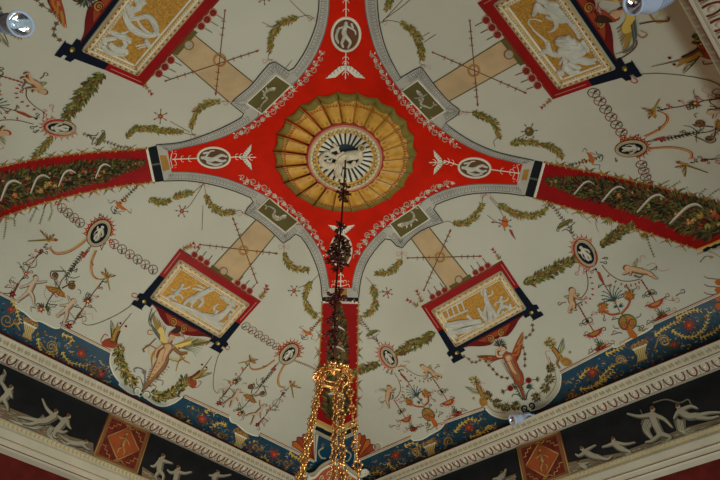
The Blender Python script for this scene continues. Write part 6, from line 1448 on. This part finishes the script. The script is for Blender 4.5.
for i in range(5):
    t = 2 * PI * i / 5 + .3; o_ = np.array([math.cos(t), math.sin(t), 0])
    s.tube3([(OX, OY, zt(zr) + .03), tuple(o_ * Rr * .5 + [OX, OY, zt(zr) + .07]), tuple(o_ * Rr + [OX, OY, zt(zr) + .03])], [.008, .006, .008], GILT, 7)
s.build('hoop_spokes', ch)
NC = 5; zb_ = .14; Rb = .27
def link_mesh():
    s = Solid(); a = np.linspace(0, 2 * PI, 6, endpoint=False)
    P = [(0, .020 * math.cos(t), .024 * math.sin(t)) for t in np.linspace(0, 2 * PI, 14, endpoint=False)]; s.tube3(P, .0055, GILT, 6, True, nrm=np.tile([1., 0, 0], (14, 1)))
    for t in a: s.ball3((0, .024 * math.cos(t), .028 * math.sin(t)), .0092, GILT, 4)
    me = bpy.data.meshes.new('chain_link'); me.from_pydata(s.v, [], s.f); me.materials.append(GILT); me.polygons.foreach_set('use_smooth', [True] * len(me.polygons)); return me
LK = link_mesh()
for i in range(NC):
    t = .62 + 2 * PI * i / NC
    p0 = np.array([OX + Rr * math.cos(t), OY + Rr * math.sin(t), zt(zr)]); p1 = np.array([OX + Rb * math.cos(t), OY + Rb * math.sin(t), zt(zb_)])
    chn = Solid(); n = 25
    d = (p1 - p0) / np.linalg.norm(p1 - p0)
    chn.tube3([p0, p1], .003, GILT, 5); co = chn.build('chain', ch)
    for k in range(n):
        sag = np.array([0, 0, 0]); c = lerp(p0, p1, (k + .5) / n)
        o = bpy.data.objects.new('chain_link', LK); COL.objects.link(o); o.parent = co
        o.location = Vector(c - np.array(ch.location)); o.rotation_euler = (Vector(-d).to_track_quat('Z', 'X').to_euler()); o.rotation_euler.rotate_axis('Z', (k % 2) * PI / 2 + t + .4)
        f_ = .85 + .4 * k / n; o.scale = (f_, f_, f_ * 1.02)
s = Solid(); a = np.linspace(0, 2 * PI, 64, endpoint=False)
for dz, r in ((0, .014), (.05, .009)): s.tube3([(OX + Rb * math.cos(t), OY + Rb * math.sin(t), zt(zb_) + dz - .03) for t in a], r, GILT, 8, True)
s.build('lower_hoop', ch)
for i in range(10):
    t = 2 * PI * i / 10; o_ = np.array([math.cos(t), math.sin(t), 0]); zc_ = np.array([OX, OY, zt(zb_) - .02]); s = Solid()
    s.tube3([o_ * Rb + zc_, o_ * (Rb + .06) + zc_ - [0, 0, .05], o_ * (Rb + .13) + zc_ - [0, 0, .03], o_ * (Rb + .15) + zc_ + [0, 0, .04]], [.008, .008, .007, .007], GILT, 7); q_ = o_ * (Rb + .15) + zc_ + [0, 0, .04]
    s.tube3([q_, q_ + [0, 0, .008]], .028, GILT, 12); s.tube3([q_ + [0, 0, .008], q_ + [0, 0, .1]], .011, mat('candle_wax', (190, 184, 160)), 10); s.build('candle_arm', ch)
# ================================================================ PAINTED FIGURES THAT STAND AS THINGS OF THEIR OWN
def centre_px(o):
    V = np.array([v.co[:] for v in o.data.vertices]) + np.array(ceiling.location)
    P = (V - np.array([0, 0, EYE])) / U - CAM; z = P @ FW
    return np.median(360 + FPX * (P @ RT) / z), np.median(240 - FPX * (P @ UP) / z)
def promote(o, label, cat, group=None):
    V = np.array([v.co[:] for v in o.data.vertices]); c = V.mean(0)
    o.parent = None; o.data.transform(Matrix.Translation(Vector(-c))); o.location = Vector(c) + ceiling.location
    if 'label' in o: del o['label']
    tag(o, label, cat, group)
def near(kind, x, y):
    best = None
    for o in list(ceiling.children):
        if o.name.split('.')[0] == kind:
            cx, cy = centre_px(o); d = math.hypot(cx - x, cy - y)
            if best is None or d < best[0]: best = (d, o)
    return best[1] if best and best[0] < 45 else None
FIG = [
 ('winged_woman', 165, 355, 'painted winged nude woman with yellow wings under the left gold relief', 'painted figure', None),
 ('winged_woman', 640, 25, 'painted winged figure beyond the upper right relief, cut by the top edge', 'painted figure', None),
 ('winged_man', 512, 370, 'painted orange-winged nude man in a leaf crown under the right gold relief', 'painted figure', None),
 ('winged_man', 60, 5, 'painted orange-winged figure beyond the upper left relief, cut by the top edge', 'painted figure', None),
 ('painted_cupid', 30, 290, 'pale naked cupid with arms spread left of the parasol stalk, at the far left edge', 'cupid', 'painted cupids'),
 ('painted_cupid', 67, 308, 'pale naked cupid right of the parasol stalk at the far left, one arm raised', 'cupid', 'painted cupids'),
 ('painted_cupid', 240, 400, 'pale naked cupid left of the parasol stalk between left relief and bottom rib', 'cupid', 'painted cupids'),
 ('painted_cupid', 265, 415, 'pale naked cupid right of the parasol stalk, nearest the left chandelier chain', 'cupid', 'painted cupids'),
 ('painted_cupid', 385, 393, 'small winged cupid seated just right of the chandelier, left of the palmette', 'cupid', 'painted cupids'),
 ('painted_cupid', 435, 370, 'small winged cupid flying above the palmette left of the right relief', 'cupid', 'painted cupids'),
 ('painted_cupid', 572, 300, 'winged cupid seated on a stand at left of the orange-flowered palmette, right bay', 'cupid', 'painted cupids'),
 ('painted_cupid', 642, 271, 'winged cupid lying with legs out at right, trailing a ribbon, right bay', 'cupid', 'painted cupids'),
 ('painted_cupid', 30, 90, 'winged cupid at the upper left, near the dim oval cameo', 'cupid', 'painted cupids'),
 ('painted_cupid', 2, 135, 'winged cupid at the left edge just above the left rib', 'cupid', 'painted cupids'),
 ('painted_cupid', 712, 118, 'cupid at the right edge of the dim upper right bay', 'cupid', 'painted cupids'),
 ('painted_bird', 45, 239, 'long-tailed brown bird on a swag left of the red-collared cameo at left', 'bird', 'painted birds'),
 ('painted_bird', 108, 279, 'ochre bird with hanging tail below the red-collared cameo at left', 'bird', 'painted birds'),
 ('painted_bird', 250, 362, 'ochre bird left of the cameo beside the bottom rib', 'bird', 'painted birds'),
 ('painted_bird', 292, 388, 'ochre bird below the cameo left of the chandelier ring', 'bird', 'painted birds'),
 ('painted_bird', 650, 115, 'brown bird with a pointed wing above the dim cameo at upper right', 'bird', 'painted birds'),
 ('painted_bird', 682, 165, 'brown long-tailed bird right of the dim cameo, just above the right rib', 'bird', 'painted birds'),
 ('white_dove', 345, 70, 'large white dove with spread wings on the top red arm above the rosette', 'dove', 'white doves on the red star'),
 ('white_dove', 245, 157, 'white dove with spread wings on the left red arm', 'dove', 'white doves on the red star'),
 ('white_dove', 440, 162, 'white dove with spread wings on the right red arm', 'dove', 'white doves on the red star'),
 ('white_dove', 341, 232, 'white dove on the bottom red arm behind the hanging chandelier stem', 'dove', 'white doves on the red star'),
 ('painted_candelabrum', 60, 285, 'painted brown parasol stalk with snail scrolls between two cupids at far left', 'candelabrum', 'painted candelabra'),
 ('painted_candelabrum', 255, 400, 'painted brown parasol stalk with snail scrolls left of the chandelier', 'candelabrum', 'painted candelabra'),
 ('painted_candelabrum', 408, 400, 'small painted candelabrum with orange blooms and round scroll mask, right of the chandelier', 'candelabrum', 'painted candelabra'),
 ('painted_candelabrum', 620, 312, 'painted candelabrum with two orange blooms and blue-grey palmette, far right bay', 'candelabrum', 'painted candelabra'),
 ('painted_candelabrum', 700, 140, 'painted stalk with snail scrolls at right edge of the dim upper right bay', 'candelabrum', 'painted candelabra'),
 ('painted_candelabrum', 5, 115, 'painted orange-flowered stalk at the left edge above the left rib', 'candelabrum', 'painted candelabra'),
]
for kind, x, y, lab, cat, grp in FIG:
    o = near(kind, x, y)
    if o: promote(o, lab, cat, grp)
for o in list(ceiling.children):     # pieces whose middle lies outside the picture are left out
    x, y = centre_px(o)
    if (x < -15 or x > 735 or y < -15 or y > 495) and o.name.split('.')[0] in ('painted_cupid', 'painted_bird', 'winged_man', 'winged_woman', 'painted_candelabrum'): bpy.data.objects.remove(o)
